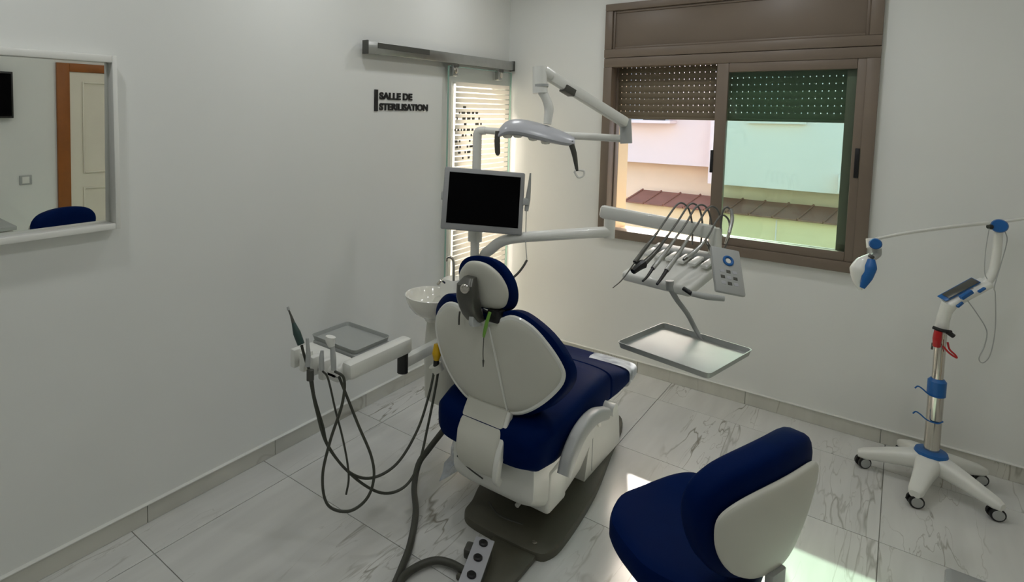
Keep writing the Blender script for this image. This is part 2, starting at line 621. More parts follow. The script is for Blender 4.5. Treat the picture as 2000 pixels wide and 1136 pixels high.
# right hand sash (near track) with its green pane
def sash(x0, x1, y0, y1, z0, z1, wl, wr, wb, wt):
    s = fb('sash_stile', (x0, y0, z0), (x0 + wl, y1, z1), 0.004)
    t = fb('sash_stile', (x1 - wr, y0, z0), (x1, y1, z1), 0.004)
    fb('sash_rail', (x0 + wl, y0, z0), (x1 - wr, y1, z0 + wb), 0.004)
    fb('sash_rail', (x0 + wl, y0, z1 - wt), (x1 - wr, y1, z1), 0.004)
    ym = (y0 + y1) / 2
    bm = NB(); box(bm, (x0 + wl - .005, ym - .003, z0 + wb - .005), (x1 - wr + .005, ym + .003, z1 - wt + .005))
    build('window_pane', bm, M['greenglass'], win)
    return s, t
s1, t1 = sash(1.420, 2.145, -0.026, 0.006, 0.925, 1.985, 0.062, 0.062, 0.050, 0.052)
s2, t2 = sash(1.414, 2.102, 0.016, 0.048, 0.925, 1.985, 0.062, 0.062, 0.050, 0.052)
bm = NB(); box(bm, (1.408, -0.032, 1.345), (1.424, -0.018, 1.480), 0.003); build('handle', bm, M['black'], s1)
bm = NB(); box(bm, (2.098, -0.032, 1.370), (2.118, -0.024, 1.524), 0.003); build('handle', bm, M['black'], t1)
# shutter slats, each with the perforated strip that hangs it
sx0, sx1 = 0.790, 2.122
proto = None
pitch = 0.0405
for k in range(10):
    z0 = 1.666 + k * pitch
    if proto is None:
        bm = NB()
        box(bm, (sx0, 0.085, z0), (sx1, 0.097, z0 + 0.034), 0.004)
        x = sx0
        while x < sx1 - 0.02:
            box(bm, (x, 0.089, z0 + 0.033), (min(x + 0.0255, sx1), 0.093, z0 + pitch + 0.001))
            x += 0.030
        proto = build('shutter_slat', bm, M['slat'], win)
    else:
        child_copy(proto, win, (0, 0, k * pitch))
fb('shutter_bottom_bar', (sx0, 0.080, 1.652), (sx1, 0.102, 1.668), 0.004, M['slat'])
fb('shutter_guide', (0.772, 0.062, 0.925), (0.800, 0.120, 2.044), 0.003)
fb('shutter_guide', (2.112, 0.062, 0.925), (2.140, 0.120, 2.044), 0.003)

# ------------------------------------------------------------------ sliding glass door
door = group_empty('door_1', (0.05, -0.8, 0), 'clear sliding glass door with frosted stripes hung from a steel rail')
bm = NB()
box(bm, (0.030, -1.545, 1.985), (0.062, -0.030, 2.048), 0.003)
box(bm, (0.0, -1.50, 2.0), (0.030, -1.46, 2.03)); box(bm, (0.0, -0.85, 2.0), (0.030, -0.81, 2.03)); box(bm, (0.0, -0.10, 2.0), (0.030, -0.06, 2.03))
rail = build('rail', bm, M['steel'], door)
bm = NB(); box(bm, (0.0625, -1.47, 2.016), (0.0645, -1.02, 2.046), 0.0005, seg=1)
build('rail_reflection', bm, M['dark'], rail)  # dark strip that paints a reflection onto the rail's upper band
for y0 in (-1.552, -0.032):
    bm = NB(); box(bm, (0.026, y0, 1.98), (0.066, y0 + 0.010, 2.053), 0.002); build('end_cap', bm, M['dark'], rail)
GY0, GY1, GZ1 = -0.805, -0.040, 1.968
bm = NB(); box(bm, (0.040, GY0 + 0.002, 0.012), (0.050, GY1 - 0.002, GZ1 - 0.002))
pane = build('glass_panel', bm, M['clear'], door)
bm = NB()
box(bm, (0.0398, GY0 - 0.001, 0.012), (0.0502, GY0 + 0.003, GZ1)); box(bm, (0.0398, GY1 - 0.003, 0.012), (0.0502, GY1 + 0.001, GZ1))
box(bm, (0.0398, GY0, GZ1 - 0.002), (0.0502, GY1, GZ1 + 0.001))
build('glass_edge', bm, M['edge'], pane)
for yc in (-0.755, -0.215):
    h = NB(); box(h, (0.034, yc - 0.028, 1.905), (0.068, yc + 0.028, 1.975), 0.006); hg = build('hanger', h, M['steel'], door)
    h = NB(); lathe(h, (0.068, yc, 1.94), [(0.020, 0), (0.020, 0.004), (0.016, 0.007)], (1, 0, 0), 18); build('hanger_disc', h, M['chrome'], hg)
    h = NB(); box(h, (0.0685, yc - 0.028, 1.962), (0.0705, yc + 0.028, 1.980)); build('roller_plate', h, M['dark'], hg)
# frosted stripes on the pane
proto = None
k = 0
z = 1.845
while z > 0.20:
    if proto is None:
        h = NB(); box(h, (0.0505, GY0 + 0.075, z), (0.0511, GY1 - 0.03, z + 0.0270))
        proto = build('frosted_stripe', h, M['film'], pane)
        z00 = z
    else:
        child_copy(proto, pane, (0, 0, z - z00))
    z -= 0.0345
# round block of small lettering on the pane (too small to read in the photograph)
random.seed(5)
h = NB()
yc, zc, ry, rz = -0.575, 1.545, 0.165, 0.185
rows = 10
for r in range(rows):
    zz = zc + rz - (r + 0.5) * 2 * rz / rows
    half = ry * math.sqrt(max(0, 1 - ((zz - zc) / rz) ** 2))
    y = yc - half
    while y < yc + half - 0.012:
        w = random.uniform(0.018, 0.052)
        w = min(w, yc + half - y)
        if random.random() < 0.78:
            box(h, (0.0512, y, zz - 0.0075), (0.0516, y + w * 0.86, zz + 0.0075))
        y += w + 0.010
build('word_block', h, M['dark'], pane)['kind'] = 'stuff'
# opening casing
h = NB()
box(h, (-0.122, DY0 - 0.002, 0), (0.004, DY0 + 0.012, DZ)); box(h, (-0.122, DY1 - 0.012, 0), (0.004, DY1 + 0.002, DZ)); box(h, (-0.122, DY0, DZ - 0.012), (0.004, DY1, DZ + 0.002))
structure(build('trim_2', h, M['white']), 'white casing of the doorway behind the glass')
# added, unseen panel and area light that brighten the sterilisation room
al = thing('annex_fill_panel', (-0.75, -0.85, ZC), 'added unseen ceiling panel that brightens the room behind the glass door', 'light')
h = NB(); box(h, (-1.06, -1.16, ZC - 0.02), (-0.44, -0.54, ZC), 0.003); fr = build('fill_frame', h, M['white'], al)
h = NB(); box(h, (-1.03, -1.13, ZC - 0.024), (-0.47, -0.57, ZC - 0.02)); build('fill_diffuser', h, emit_mat('annex_fill_glow', (255, 242, 220), 6.0), al)
ld = bpy.data.lights.new('annex_fill_light', 'AREA'); ld.energy = ANNEX_FILL_W; ld.size = 0.55; ld.color = (1.0, 0.86, 0.76)
lo = bpy.data.objects.new('annex_fill_light', ld); COL.objects.link(lo); lo.parent = al; lo.location = (0, 0, -0.03)

# ------------------------------------------------------------------ wall lettering
sign = thing('wall_sign', (0, -1.2, 1.735), 'black wall lettering reading SALLE DE STERILISATION beside an upright bar', 'sign')
h = NB(); box(h, (0.0, -1.430, 1.677), (0.006, -1.402, 1.797), 0.001, seg=1); build('bar', h, M['ink'], sign)
def lettering(txt, y0, y1, z0, z1):
    cu = bpy.data.curves.new('t', 'FONT')
    cu.body = txt; cu.extrude = 0.02; cu.offset = 0.042
    to = bpy.data.objects.new('t', cu); COL.objects.link(to)
    bpy.context.view_layer.update()
    dg = bpy.context.evaluated_depsgraph_get()
    me = bpy.data.meshes.new_from_object(to.evaluated_get(dg))
    bpy.data.objects.remove(to)
    xs = [v.co.x for v in me.vertices]; ys = [v.co.y for v in me.vertices]; zs = [v.co.z for v in me.vertices]
    a, b, c, d, e, f_ = min(xs), max(xs), min(ys), max(ys), min(zs), max(zs)
    o0 = ORI[sign]
    for v in me.vertices:
        x, y, z = v.co
        v.co = Vector((0.0005 + (z - e) / (f_ - e) * 0.005, y0 + (x - a) / (b - a) * (y1 - y0), z0 + (y - c) / (d - c) * (z1 - z0))) - o0
    me.materials.clear(); me.materials.append(M['ink'])
    o = bpy.data.objects.new('lettering', me); COL.objects.link(o); o.parent = sign
    return o
lettering('SALLE DE', -1.389, -1.105, 1.743, 1.784)
lettering('STERILISATION', -1.389, -0.955, 1.682, 1.723)

# ------------------------------------------------------------------ mirror
MY1, MY0, MZ0, MZ1 = -2.837, -4.35, 1.228, 1.864
mir = thing('wall_mirror', (0, -3.5, MZ0), 'large white framed mirror on the left wall', 'mirror')
_ya, _pa = math.radians(0.207), math.radians(-1.069)          # the glass hangs very slightly forward
_mn = Vector((math.cos(_ya) * math.cos(_pa), math.sin(_ya) * math.cos(_pa), math.sin(_pa)))
_mx = Vector((0, 0, 1)).cross(_mn).normalized()
_mB = basis((0.016, -3.2, 1.55), _mx, _mn.cross(_mx), _mn)
h = NB(); box(h, (-1.135, -0.305, -0.003), (0.352, 0.292, 0.0), 0, _mB)
mg = build('mirror_glass', h, M['mirror'], mir)
h = NB()
box(h, (0.0, MY1 - 0.018, MZ0), (0.055, MY1, MZ1), 0.003)
box(h, (0.0, MY0, MZ0), (0.055, MY0 + 0.018, MZ1), 0.003)
box(h, (0.0, MY0 + 0.018, MZ1 - 0.026), (0.055, MY1 - 0.018, MZ1), 0.003)
box(h, (0.0, MY0 + 0.018, MZ0), (0.055, MY1 - 0.018, MZ0 + 0.022), 0.003)
box(h, (0.0, MY0 + 0.018, MZ0 + 0.02), (0.006, MY1 - 0.018, MZ1 - 0.016))
build('mirror_frame', h, M['white'], mir)

# ------------------------------------------------------------------ right hand wall, seen in the mirror
d2 = group_empty('door_2', (XR, -1.35, 0), 'cream panelled door in an orange wood frame')
h = NB()
box(h, (XR - 0.03, -1.804, 0), (XR, -1.702, 1.925), 0.004); box(h, (XR - 0.03, -0.93, 0), (XR, -0.83, 1.925), 0.004)
box(h, (XR - 0.03, -1.702, 1.851), (XR, -0.93, 1.925), 0.004)
build('door_frame', h, M['orange'], d2)
h = NB(); box(h, (XR - 0.02, -1.700, 0.01), (XR, -0.932, 1.849)); leaf = build('door_leaf', h, M['door'], d2)
for z0, z1 in ((0.95, 1.768), (0.15, 0.82)):
    h = NB()
    y0, y1 = -1.600, -1.03
    box(h, (XR - 0.034, y0, z0), (XR - 0.019, y0 + 0.014, z1), 0.003); box(h, (XR - 0.034, y1 - 0.014, z0), (XR - 0.019, y1, z1), 0.003)
    box(h, (XR - 0.034, y0 + .014, z0), (XR - 0.019, y1 - .014, z0 + 0.014), 0.003); box(h, (XR - 0.034, y0 + .014, z1 - 0.014), (XR - 0.019, y1 - .014, z1), 0.003)
    build('panel_moulding', h, M['door'], leaf)
h = NB(); cyl(h, (XR - 0.02, -1.01, 1.0), (XR - 0.07, -1.01, 1.0), 0.01); tube(h, [(XR - 0.065, -1.01, 1.0), (XR - 0.065, -1.13, 1.0)], 0.009, smooth=False)
build('door_handle', h, M['steel'], leaf)

tv = thing('wall_television', (XR, -2.50, 1.76), 'black flat television on the wall seen in the mirror', 'television')
h = NB(); box(h, (XR - 0.055, -2.85, 1.446), (XR - 0.015, -2.138, 1.823), 0.004); build('casing', h, M['black'], tv)
h = NB(); box(h, (XR - 0.057, -2.835, 1.462), (XR - 0.0545, -2.152, 1.808)); build('screen', h, M['screen'], tv)
h = NB(); box(h, (XR - 0.016, -2.60, 1.56), (XR, -2.42, 1.72)); build('wall_bracket', h, M['black'], tv)

sw = thing('light_switch', (XR, -2.05, 0.92), 'small white light switch beside the orange door frame', 'switch')
h = NB(); box(h, (XR - 0.010, -2.095, 0.880), (XR, -2.003, 0.960), 0.003); build('switch_plate', h, M['grey'], sw)
h = NB(); box(h, (XR - 0.014, -2.076, 0.892), (XR - 0.009, -2.022, 0.948), 0.002); build('rocker', h, M['white'], sw)

desk = thing('side_cabinet', (3.25, -2.75, 0), 'white side cabinet under the wall television', 'cabinet')
h = NB(); box(h, (3.07, -3.25, 0.06), (XR - .002, -2.26, 0.59), 0.003); build('body', h, M['white'], desk)
h = NB(); box(h, (3.05, -3.27, 0.59), (XR - .002, -2.24, 0.62), 0.003); build('top', h, M['grey'], desk)
h = NB(); box(h, (3.10, -3.24, 0.0), (XR - .016, -2.27, 0.06)); build('plinth', h, M['dark'], desk)
for a, b in ((-3.245, -2.76), (-2.75, -2.265)):
    h = NB(); box(h, (3.055, a, 0.07), (3.07, b, 0.58), 0.002); dd = build('door', h, M['white'], desk)
    h = NB(); cyl(h, (3.045, (a + b) / 2 - .06, 0.52), (3.045, (a + b) / 2 + .06, 0.52), 0.005, seg=10); build('handle', h, M['steel'], dd)
ph = thing('desk_phone', (3.25, -2.42, 0.62), 'small black desk phone on the white side cabinet', 'phone')
h = NB(); box(h, (3.15, -2.56, 0.622), (3.36, -2.37, 0.655), 0.008); build('base', h, M['black'], ph)
h = NB(); tube(h, [(3.17, -2.54, 0.67), (3.25, -2.53, 0.695), (3.34, -2.54, 0.67)], [0.018, 0.012, 0.018]); build('handset', h, M['black'], ph)

# ------------------------------------------------------------------ ceiling downlights of the surgery
dl_em = emit_mat('downlight_diffuser', (255, 248, 236), 4.0)
n_ = 0
PLACES = ['nearest the left wall by the glass door', 'nearest the left wall above the assistant tray', 'nearest the left wall above the mirror',
          'in the middle row by the window', 'in the middle row above the patient chair', 'in the middle row above the rear of the room',
          'nearest the right wall by the window', 'nearest the right wall above the stool', 'nearest the right wall above the cabinet']
for x in (0.55, 1.75, 2.95):
    for y in (-0.85, -2.05, -3.35):
        t = thing('downlight', (x, y, ZC), 'round recessed ceiling downlight ' + PLACES[n_], 'light', 'ceiling downlights')
        n_ += 1
        h = NB(); lathe(h, (x, y, ZC), [(0.085, 0.0), (0.085, -0.006), (0.068, -0.010), (0.066, -0.002)]); build('bezel', h, M['white'], t)
        h = NB(); lathe(h, (x, y, ZC - 0.004), [(0.064, 0.0), (0.064, -0.002)]); build('lens', h, dl_em, t)
        ld = bpy.data.lights.new('downlight_lamp', 'AREA'); ld.shape = 'DISK'; ld.size = 0.13; ld.energy = CEILING_LAMP_W * (0.3 if x > 2.5 else 1.35 if (x > 1 and y > -1) else 1.10); ld.color = (0.96, 0.98, 1.0)
        lo = bpy.data.objects.new('downlight_lamp', ld); COL.objects.link(lo); lo.parent = t; lo.location = (0, 0, -0.02)

# ------------------------------------------------------------------ across the street
h = NB(); box(h, (-14, WT, -3.3), (16, 14, -3.0)); structure(build('ground_street', h, M['ground']))
FY = 5.0
bl = thing('opposite_building', (0, FY, -3), 'pale rendered building opposite with overhanging white upper floor', 'building')
h = NB(); box(h, (-12, FY, 0.977), (0.28, FY + 0.3, 2.9)); build('upper_wall', h, M['facade'], bl)
h = NB(); box(h, (0.28, FY - 0.25, 0.775), (14, FY + 0.3, 2.9)); build('upper_wall', h, M['facade'], bl)
h = NB(); box(h, (-12, FY + 0.3, -3.0), (14, FY + 0.8, 2.9)); build('recessed_wall', h, M['cream'], bl)
h = NB(); box(h, (-12, FY - 0.26, -3.0), (14, FY + 0.30, 0.40)); build('lower_wall', h, M['peach'], bl)
h = NB(); box(h, (1.10, FY - 0.27, -3.0), (1.115, FY - 0.25, 0.39)); build('wall_joint', h, M['facade'], bl)
for x0, x1, zz in ((0.72, 1.36, 1.615), (-1.0, -0.22, 1.585)):
    h = NB(); box(h, (x0, FY - 0.33, zz - 0.02), (x1, FY - 0.02, zz + 0.02)); w = build('window_sill', h, M['facade'], bl)
    h = NB(); box(h, (x0 + .04, FY - 0.27, zz + 0.02), (x1 - .04, FY - 0.24, 2.6)); build('window', h, M['grey'], w)
    h = NB(); box(h, (x0 + .40, FY - 0.29, zz + 0.02), (x1 - .08, FY - 0.262, 2.6)); build('pane', h, M['black'], w)
h = NB(); box(h, (1.72, FY - 0.40, 0.80), (1.95, FY - 0.25, 1.02), 0.01); build('meter_box', h, M['facade'], bl)
aw = thing('awning_roof', (0, FY - 0.5, 0.3), 'brown sheet awning of ribbed panels on the opposite building', 'awning')
x = -0.78
proto = None
pw = 0.265
while x < 3.4:
    if proto is None:
        h = NB()
        a = math.radians(0)
        q = [(x, FY - 0.36, 0.435), (x + pw - 0.012, FY - 0.36, 0.435), (x + pw - 0.012 + 0.12, FY + 0.02, 0.575), (x + 0.12, FY + 0.02, 0.575)]
        up = Vector((0, 0, 0.018))
        skin(h, [[Vector(p) - up for p in q], [Vector(p) for p in q]])
        tube(h, [Vector(q[0]) + up * .5, Vector(q[3]) + up * .5], 0.012, 6, smooth=False)
        proto = build('awning_panel', h, M['awning'], aw)
        x00 = x
    else:
        child_copy(proto, aw, (x - x00, 0, 0))
    x += pw

# ------------------------------------------------------------------ patient chair
XC = 1.11
chair = thing('dental_chair', (XC, -1.4, 0), 'navy blue dental patient chair with white shell seen from behind', 'dental chair')

def ribbon(bm, pts, w, th, side, res=6):
    """flat band along a curve: th along side, w across the curve in its own plane"""
    P = catmull(pts, res)
    side = Vector(side).normalized()
    n = len(P)
    ws = w if isinstance(w, (list, tuple)) else [w, w]
    rings = []
    for i in range(n):
        t = (P[min(i + 1, n - 1)] - P[max(i - 1, 0)]).normalized()
        up = side.cross(t).normalized()
        f = i / (n - 1) * (len(ws) - 1); k = min(int(f), len(ws) - 2)
        ww = (ws[k] + (ws[k + 1] - ws[k]) * (f - k)) / 2
        hh = th / 2
        ring = []
        for a, b in rrect(ww, hh, min(ww, hh) * 0.55, 3):
            ring.append(P[i] + up * a + side * b)
        rings.append(ring)
    skin(bm, rings)
    return bm

# base plate on the floor
out = [(p[0], p[1]) for p in catmull([(0.955, -1.80, 0), (0.975, -1.885, 0), (1.06, -1.915, 0), (1.29, -1.905, 0), (1.352, -1.86, 0), (1.362, -1.72, 0),
                                      (1.335, -1.40, 0), (1.27, -1.05, 0), (1.21, -0.74, 0), (1.12, -0.66, 0), (1.0, -0.68, 0), (0.93, -0.95, 0), (0.905, -1.35, 0), (0.915, -1.65, 0)], 5, True)]
h = NB(); prism(h, out, 0.0005, 0.034, inset=0.012); plate = build('base_plate', h, M['plate'], chair)
h = NB(); tube(h, [(1.02, -1.77, 0.033), (1.10, -1.815, 0.034), (1.20, -1.80, 0.033)], 0.005, 6); build('plate_rib', h, M['dark'], plate)
h = NB(); lathe(h, (1.285, -1.86, 0.033), [(0.010, 0), (0.010, 0.003), (0.005, 0.005)]); build('plate_screw', h, M['chrome'], plate)
h = NB(); box(h, (1.135, -2.17, 0.0005), (1.315, -1.90, 0.022), 0.006); build('plate_extension', h, M['plate'], chair)

# base housing
def yz_prism(bm, prof, x0, x1, bev=0.0):
    rings = [[Vector((x, y, z)) for y, z in prof] for x in (x0, x1)]
    skin(bm, rings)
    if bev:
        bmesh.ops.bevel(bm, geom=[e for e in bm.edges if len(e.link_faces) == 2 and e.calc_face_angle(0) > 0.9], offset=bev, segments=3, profile=0.5, affect='EDGES')
    return bm
h = NB(); yz_prism(h, [(-1.375, 0.034), (-1.345, 0.15), (-1.285, 0.27), (-1.21, 0.318), (-1.12, 0.318), (-1.03, 0.275), (-0.975, 0.18), (-0.95, 0.034)], 0.955, 1.272, 0.02)
hs = build('base_housing', h, M['white'], chair)
h = NB(); lathe(h, (1.265, -1.225, 0.265), [(0.034, 0), (0.034, 0.016), (0.026, 0.024), (0.008, 0.026)], (1, 0, 0)); build('pivot_cap', h, M['white'], hs)
h = NB(); box(h, (1.2715, -1.30, 0.05), (1.2735, -1.295, 0.22)); build('housing_seam', h, M['grey'], hs)
# lift body under the seat
def yrings(secs, n=28, p=0.45):
    R_ = []
    for y, xm, hw, zb, zt in secs:
        ring = []
        for k in range(n):
            a = 2 * math.pi * k / n
            c_, s_ = math.cos(a), math.sin(a)
            ring.append(Vector((xm + hw * math.copysign(abs(c_) ** p, c_), y, (zb + zt) / 2 + (zt - zb) / 2 * math.copysign(abs(s_) ** p, s_))))
        R_.append(ring)
    return R_
h = NB(); skin(h, yrings([(-1.915, XC, .15, .22, .36), (-1.90, XC, .185, .19, .38), (-1.86, XC, .195, .165, .385), (-1.76, XC, .195, .11, .385), (-1.66, XC, .19, .072, .385),
                          (-1.62, XC, .185, .07, .385), (-1.45, XC, .18, .10, .385), (-1.30, XC, .17, .18, .38)], p=0.35))
lift = build('lift_body', h, M['white'], chair)
h = NB(); box(h, (1.195, -1.80, 0.115), (1.310, -1.64, 0.30), 0.018, seg=3); build('side_box', h, M['white'], lift)
h = NB(); cyl(h, (1.165, -1.74, 0.100), (1.165, -1.79, 0.092), 0.009, seg=14); build('stub_pin', h, M['white'], lift)
h = NB(); tube(h, [(0.96, -1.925, 0.285), (1.02, -1.932, 0.262), (1.09, -1.932, 0.245)], 0.003, 6); build('cover_seam', h, M['dark'], lift)
# plastic wrap bunched at the left of the lift body
random.seed(3)
h = NB()
g = []
for i in range(7):
    row = []
    for j in range(9):
        row.append(h.verts.new(Vector((0.905 + 0.012 * i * math.sin(j) * .3 - 0.012 * i + random.uniform(-.012, .012), -1.86 + j * 0.034 + random.uniform(-.01, .01), 0.34 - i * 0.042 + random.uniform(-.012, .012)))))
    g.append(row)
for i in range(6):
    for j in range(8):
        h.faces.new((g[i][j], g[i][j + 1], g[i + 1][j + 1], g[i + 1][j]))
bmesh.ops.solidify(h, geom=h.faces[:], thickness=0.0015)
build('plastic_wrap', h, M['wrap'], chair, sharp=12)

# seat and leg rest upholstery
h = NB(); skin(h, yrings([(-1.985, XC, .14, .40, .47), (-1.975, XC, .20, .375, .50), (-1.94, XC, .238, .36, .525), (-1.85, XC, .255, .355, .545), (-1.70, XC, .262, .36, .565),
                          (-1.55, XC, .262, .375, .575), (-1.42, XC, .255, .39, .57), (-1.33, XC, .247, .395, .556), (-1.318, XC, .235, .40, .545)], 36, 0.42))
build('seat', h, M['navy'], chair)
h = NB(); skin(h, yrings([(-1.322, XC, .235, .40, .542), (-1.31, XC, .248, .392, .552), (-1.22, XC, .246, .388, .522), (-1.12, XC, .241, .388, .489), (-1.02, XC, .236, .394, .467),
                          (-0.96, XC, .230, .400, .457), (-0.93, XC, .215, .408, .448), (-0.92, XC, .19, .418, .440)], 36, 0.42))
leg = build('leg_rest', h, M['navy'], chair)
h = NB(); skin(h, yrings([(-1.085, XC + .128, .117, .384, .484), (-1.02, XC + .122, .119, .390, .472), (-0.96, XC + .118, .117, .396, .462), (-0.93, XC + .108, .112, .404, .453), (-0.914, XC + .10, .096, .414, .446)], 36, 0.42), cap=False)
build('toe_cover', h, M['cover'], leg)

# backrest
def fback(s, t, hh):
    lean = 0.19
    k = 0.95
    return (XC + s * (1 - 0.0 * t), -1.912 - lean * (t - 0.53) + k * s * s * (0.5 + 0.9 * (t - 0.4)) - hh, t + 0.18 * hh)
SH = [(0, .895), (.04, .902), (.08, .920), (.128, .940), (.19, .912), (.245, .845), (.283, .775), (.288, .735), (.268, .69), (.215, .625), (.15, .570), (.09, .545),
      (0, .537), (-.095, .535), (-.177, .580), (-.247, .660), (-.283, .755), (-.274, .830), (-.208, .902), (-.145, .928), (-.08, .912), (-.04, .900)]
CU = [(0, .925), (.045, .938), (.106, .962), (.161, .950), (.232, .890), (.282, .810), (.302, .745), (.286, .68), (.225, .60), (.15, .545), (.09, .52), (0, .515),
      (-.09, .52), (-.16, .55), (-.24, .62), (-.298, .71), (-.322, .80), (-.312, .86), (-.25, .925), (-.19, .957), (-.113, .957), (-.05, .934)]
sm = lambda L: [(p[0], p[1]) for p in catmull([(a, b, 0) for a, b in L], 4, True)]
h = NB(); pillow(h, sm(SH), lambda s, t, hh: fback(s, t, hh), 0.026, 0.012, c=(0, .74), pf=5, pb=8, rim=0.008)
bsh = build('backrest_shell', h, M['shell'], chair)
h = NB(); pillow(h, sm(CU), lambda s, t, hh: fback(s, t, hh - 0.045), 0.038, 0.055, c=(0, .74), pf=10, pb=5, rim=0.045)
build('backrest_cushion', h, M['navy'], chair)
# edge beading of the shell and its raised rib
h = NB(); o_ = [Vector(fback(a * .985, .74 + (b - .74) * .985, 0.006)) for a, b in sm(SH)]
seg_ = 6
rings = []
for i in range(len(o_)):
    t = (o_[(i + 1) % len(o_)] - o_[i - 1]).normalized(); a_, b_ = frame_of(t)
    nrm = Vector((0, -1, .18)).normalized(); b2 = t.cross(nrm).normalized(); n2 = b2.cross(t).normalized()
    rings.append([o_[i] + (b2 * math.cos(2 * math.pi * k / seg_) * 0.011 + n2 * math.sin(2 * math.pi * k / seg_) * 0.007) for k in range(seg_)])
skin(h, rings, closed=True); build('shell_beading', h, M['white'], bsh)
h = NB(); tube(h, [fback(.035, .885, .024), fback(.055, .78, .029), fback(.072, .65, .027), fback(.082, .55, .018)], [0.003, 0.006, 0.007, 0.007], 8, flat=0.6)
build('shell_rib', h, M['white'], bsh)
# carrier arm between backrest and seat
h = NB()
rings = []
for z, y, x0, x1 in ((.56, -1.925, -.095, .088), (.52, -1.945, -.10, .088), (.45, -1.985, -.102, .085), (.38, -1.998, -.10, .08), (.33, -1.985, -.095, .075), (.30, -1.962, -.085, .07)):
    ring = []
    for a, b in rrect((x1 - x0) / 2, 0.018, 0.012, 4):
        ring.append(Vector((XC + (x0 + x1) / 2 + a, y + b, z)))
    rings.append(ring)
skin(h, rings); car = build('back_carrier', h, M['shell'], chair)
h = NB(); ribbon(h, [(XC + .088, -1.925, .55), (XC + .09, -1.965, .47), (XC + .088, -1.998, .39), (XC + .08, -1.995, .32), (XC + .072, -1.965, .285)], [0.03, 0.04, 0.03], 0.022, (1, 0, 0))
build('carrier_edge', h, M['white'], car)
# headrest
def fhead(s, t, hh):
    return (XC + s + 0.10 * hh * -1, -2.000 - 0.25 * (t - 1.05) + 0.8 * s * s - hh, t + 0.25 * hh)
HS = [(-.105, 1.056), (-.073, 1.102), (-.034, 1.129), (.025, 1.131), (.073, 1.102), (.098, 1.059), (.102, 1.02), (.089, .98), (.067, .96), (.034, .95), (-.03, .948), (-.08, .965), (-.104, 1.0)]
HC = [(-.126, 1.078), (-.10, 1.118), (-.057, 1.145), (.006, 1.157), (.060, 1.142), (.096, 1.095), (.108, 1.04), (.098, .985), (.065, .95), (.0, .94), (-.07, .945), (-.116, .985), (-.13, 1.03)]
h = NB(); pillow(h, sm(HS), lambda s, t, hh: fhead(s, t, hh), 0.024, 0.012, c=(0, 1.045), pf=5, pb=8, rim=0.006)
build('headrest_shell', h, M['shell'], chair)
h = NB(); pillow(h, sm(HC), lambda s, t, hh: fhead(s, t, hh - 0.036), 0.030, 0.050, c=(0, 1.045), pf=8, pb=4, rim=0.03)
build('headrest_cushion', h, M['navy'], chair)
h = NB()
rings = []
for z, y, w, d in ((1.075, -2.042, .022, .018), (1.052, -2.060, .036, .028), (1.005, -2.058, .036, .034), (.965, -2.040, .033, .038), (.93, -2.020, .033, .034), (.902, -1.998, .032, .026)):
    rings.append([Vector((XC - .026 + a, y + b, z)) for a, b in rrect(w, d, min(w, d) * .6, 4)])
skin(h, rings); mnt = build('headrest_mount', h, M['mount'], chair)
h = NB(); lathe(h, (XC - .008, -2.098, 1.047), [(0.017, 0), (0.017, 0.008), (0.011, 0.012)], (0.2, -1, 0.2)); build('lock_knob', h, M['chrome'], mnt)
h = NB(); ribbon(h, [(XC - .02, -2.00, .955), (XC - .01, -2.03, .915), (XC + .0, -2.035, .895)], .06, .02, (1, 0, 0)); build('mount_foot', h, M['grey'], mnt)
h = NB(); box(h, (XC + .02, -2.00, .905), (XC + .075, -1.95, .955), .01); build('slot_shade_block', h, M['black'], mnt)  # black block standing in for the shade in the slot beside the mount
h = NB(); tube(h, [(XC + .052, -2.025, .955), (XC + .044, -2.03, .92), (XC + .036, -2.034, .875), (XC + .034, -2.034, .86)], [0.006, 0.007, 0.004], 8)
cd = build('hanging_cord', h, M['green'], chair)
h = NB(); tube(h, [(XC + .034, -2.034, .862), (XC + .030, -2.030, .80), (XC + .028, -2.024, .765)], 0.0018, 6); build('cord_string', h, M['dark'], cd)
h = NB(); tube(h, [(XC + .028, -2.024, .768), (XC + .027, -2.022, .742)], [0.004, 0.002], 8); build('cord_end', h, M['dark'], cd)
h = NB(); tube(h, [(XC - .085, -2.02, .925), (XC - .088, -2.02, .90), (XC - .088, -2.02, .873)], 0.0035, 6); build('loose_cable', h, M['dark'], chair)
# armrest swung down at the right
h = NB(); ribbon(h, [(1.3950, -1.8562, 0.3490), (1.3950, -1.8176, 0.4063), (1.3950, -1.7323, 0.4595), (1.3950, -1.6084, 0.4728), (1.3950, -1.4798, 0.4386)], [.054, .064, .060, .048], .045, (1, 0, 0), 6)
build('armrest', h, M['grey'], chair)
h = NB(); cyl(h, (1.30, -1.405, 0.425), (1.41, -1.405, 0.425), 0.028, seg=20); build('armrest_hinge', h, M['white'], chair)

# ------------------------------------------------------------------ water unit with spittoon and pole
UX, UY = 0.625, -1.33
unit = thing('spittoon_unit', (UX, UY, 0), 'white dental water unit with round spittoon bowl and upright pole', 'dental unit')
h = NB()
rings = []
for z, w, d, yy in ((.30, .075, .17, -1.50), (.32, .085, .185, -1.50), (.55, .09, .19, -1.50), (.74, .085, .19, -1.48), (.79, .075, .17, -1.46), (.80, .06, .15, -1.45)):
    rings.append([Vector((.655 + a, yy + b, z)) for a, b in rrect(w, d, .05, 5)])
skin(h, rings); build('unit_body', h, M['shell'], unit)
h = NB(); box(h, (.70, -1.45, .18), (.97, -1.33, .30), .015); box(h, (.60, -1.47, .28), (.74, -1.31, .34), .01); build('unit_bracket', h, M['white'], unit)
h = NB(); cyl(h, (UX, UY, .76), (UX, UY, 1.575), 0.0225, seg=24)
pole = build('pole', h, M['white'], unit)
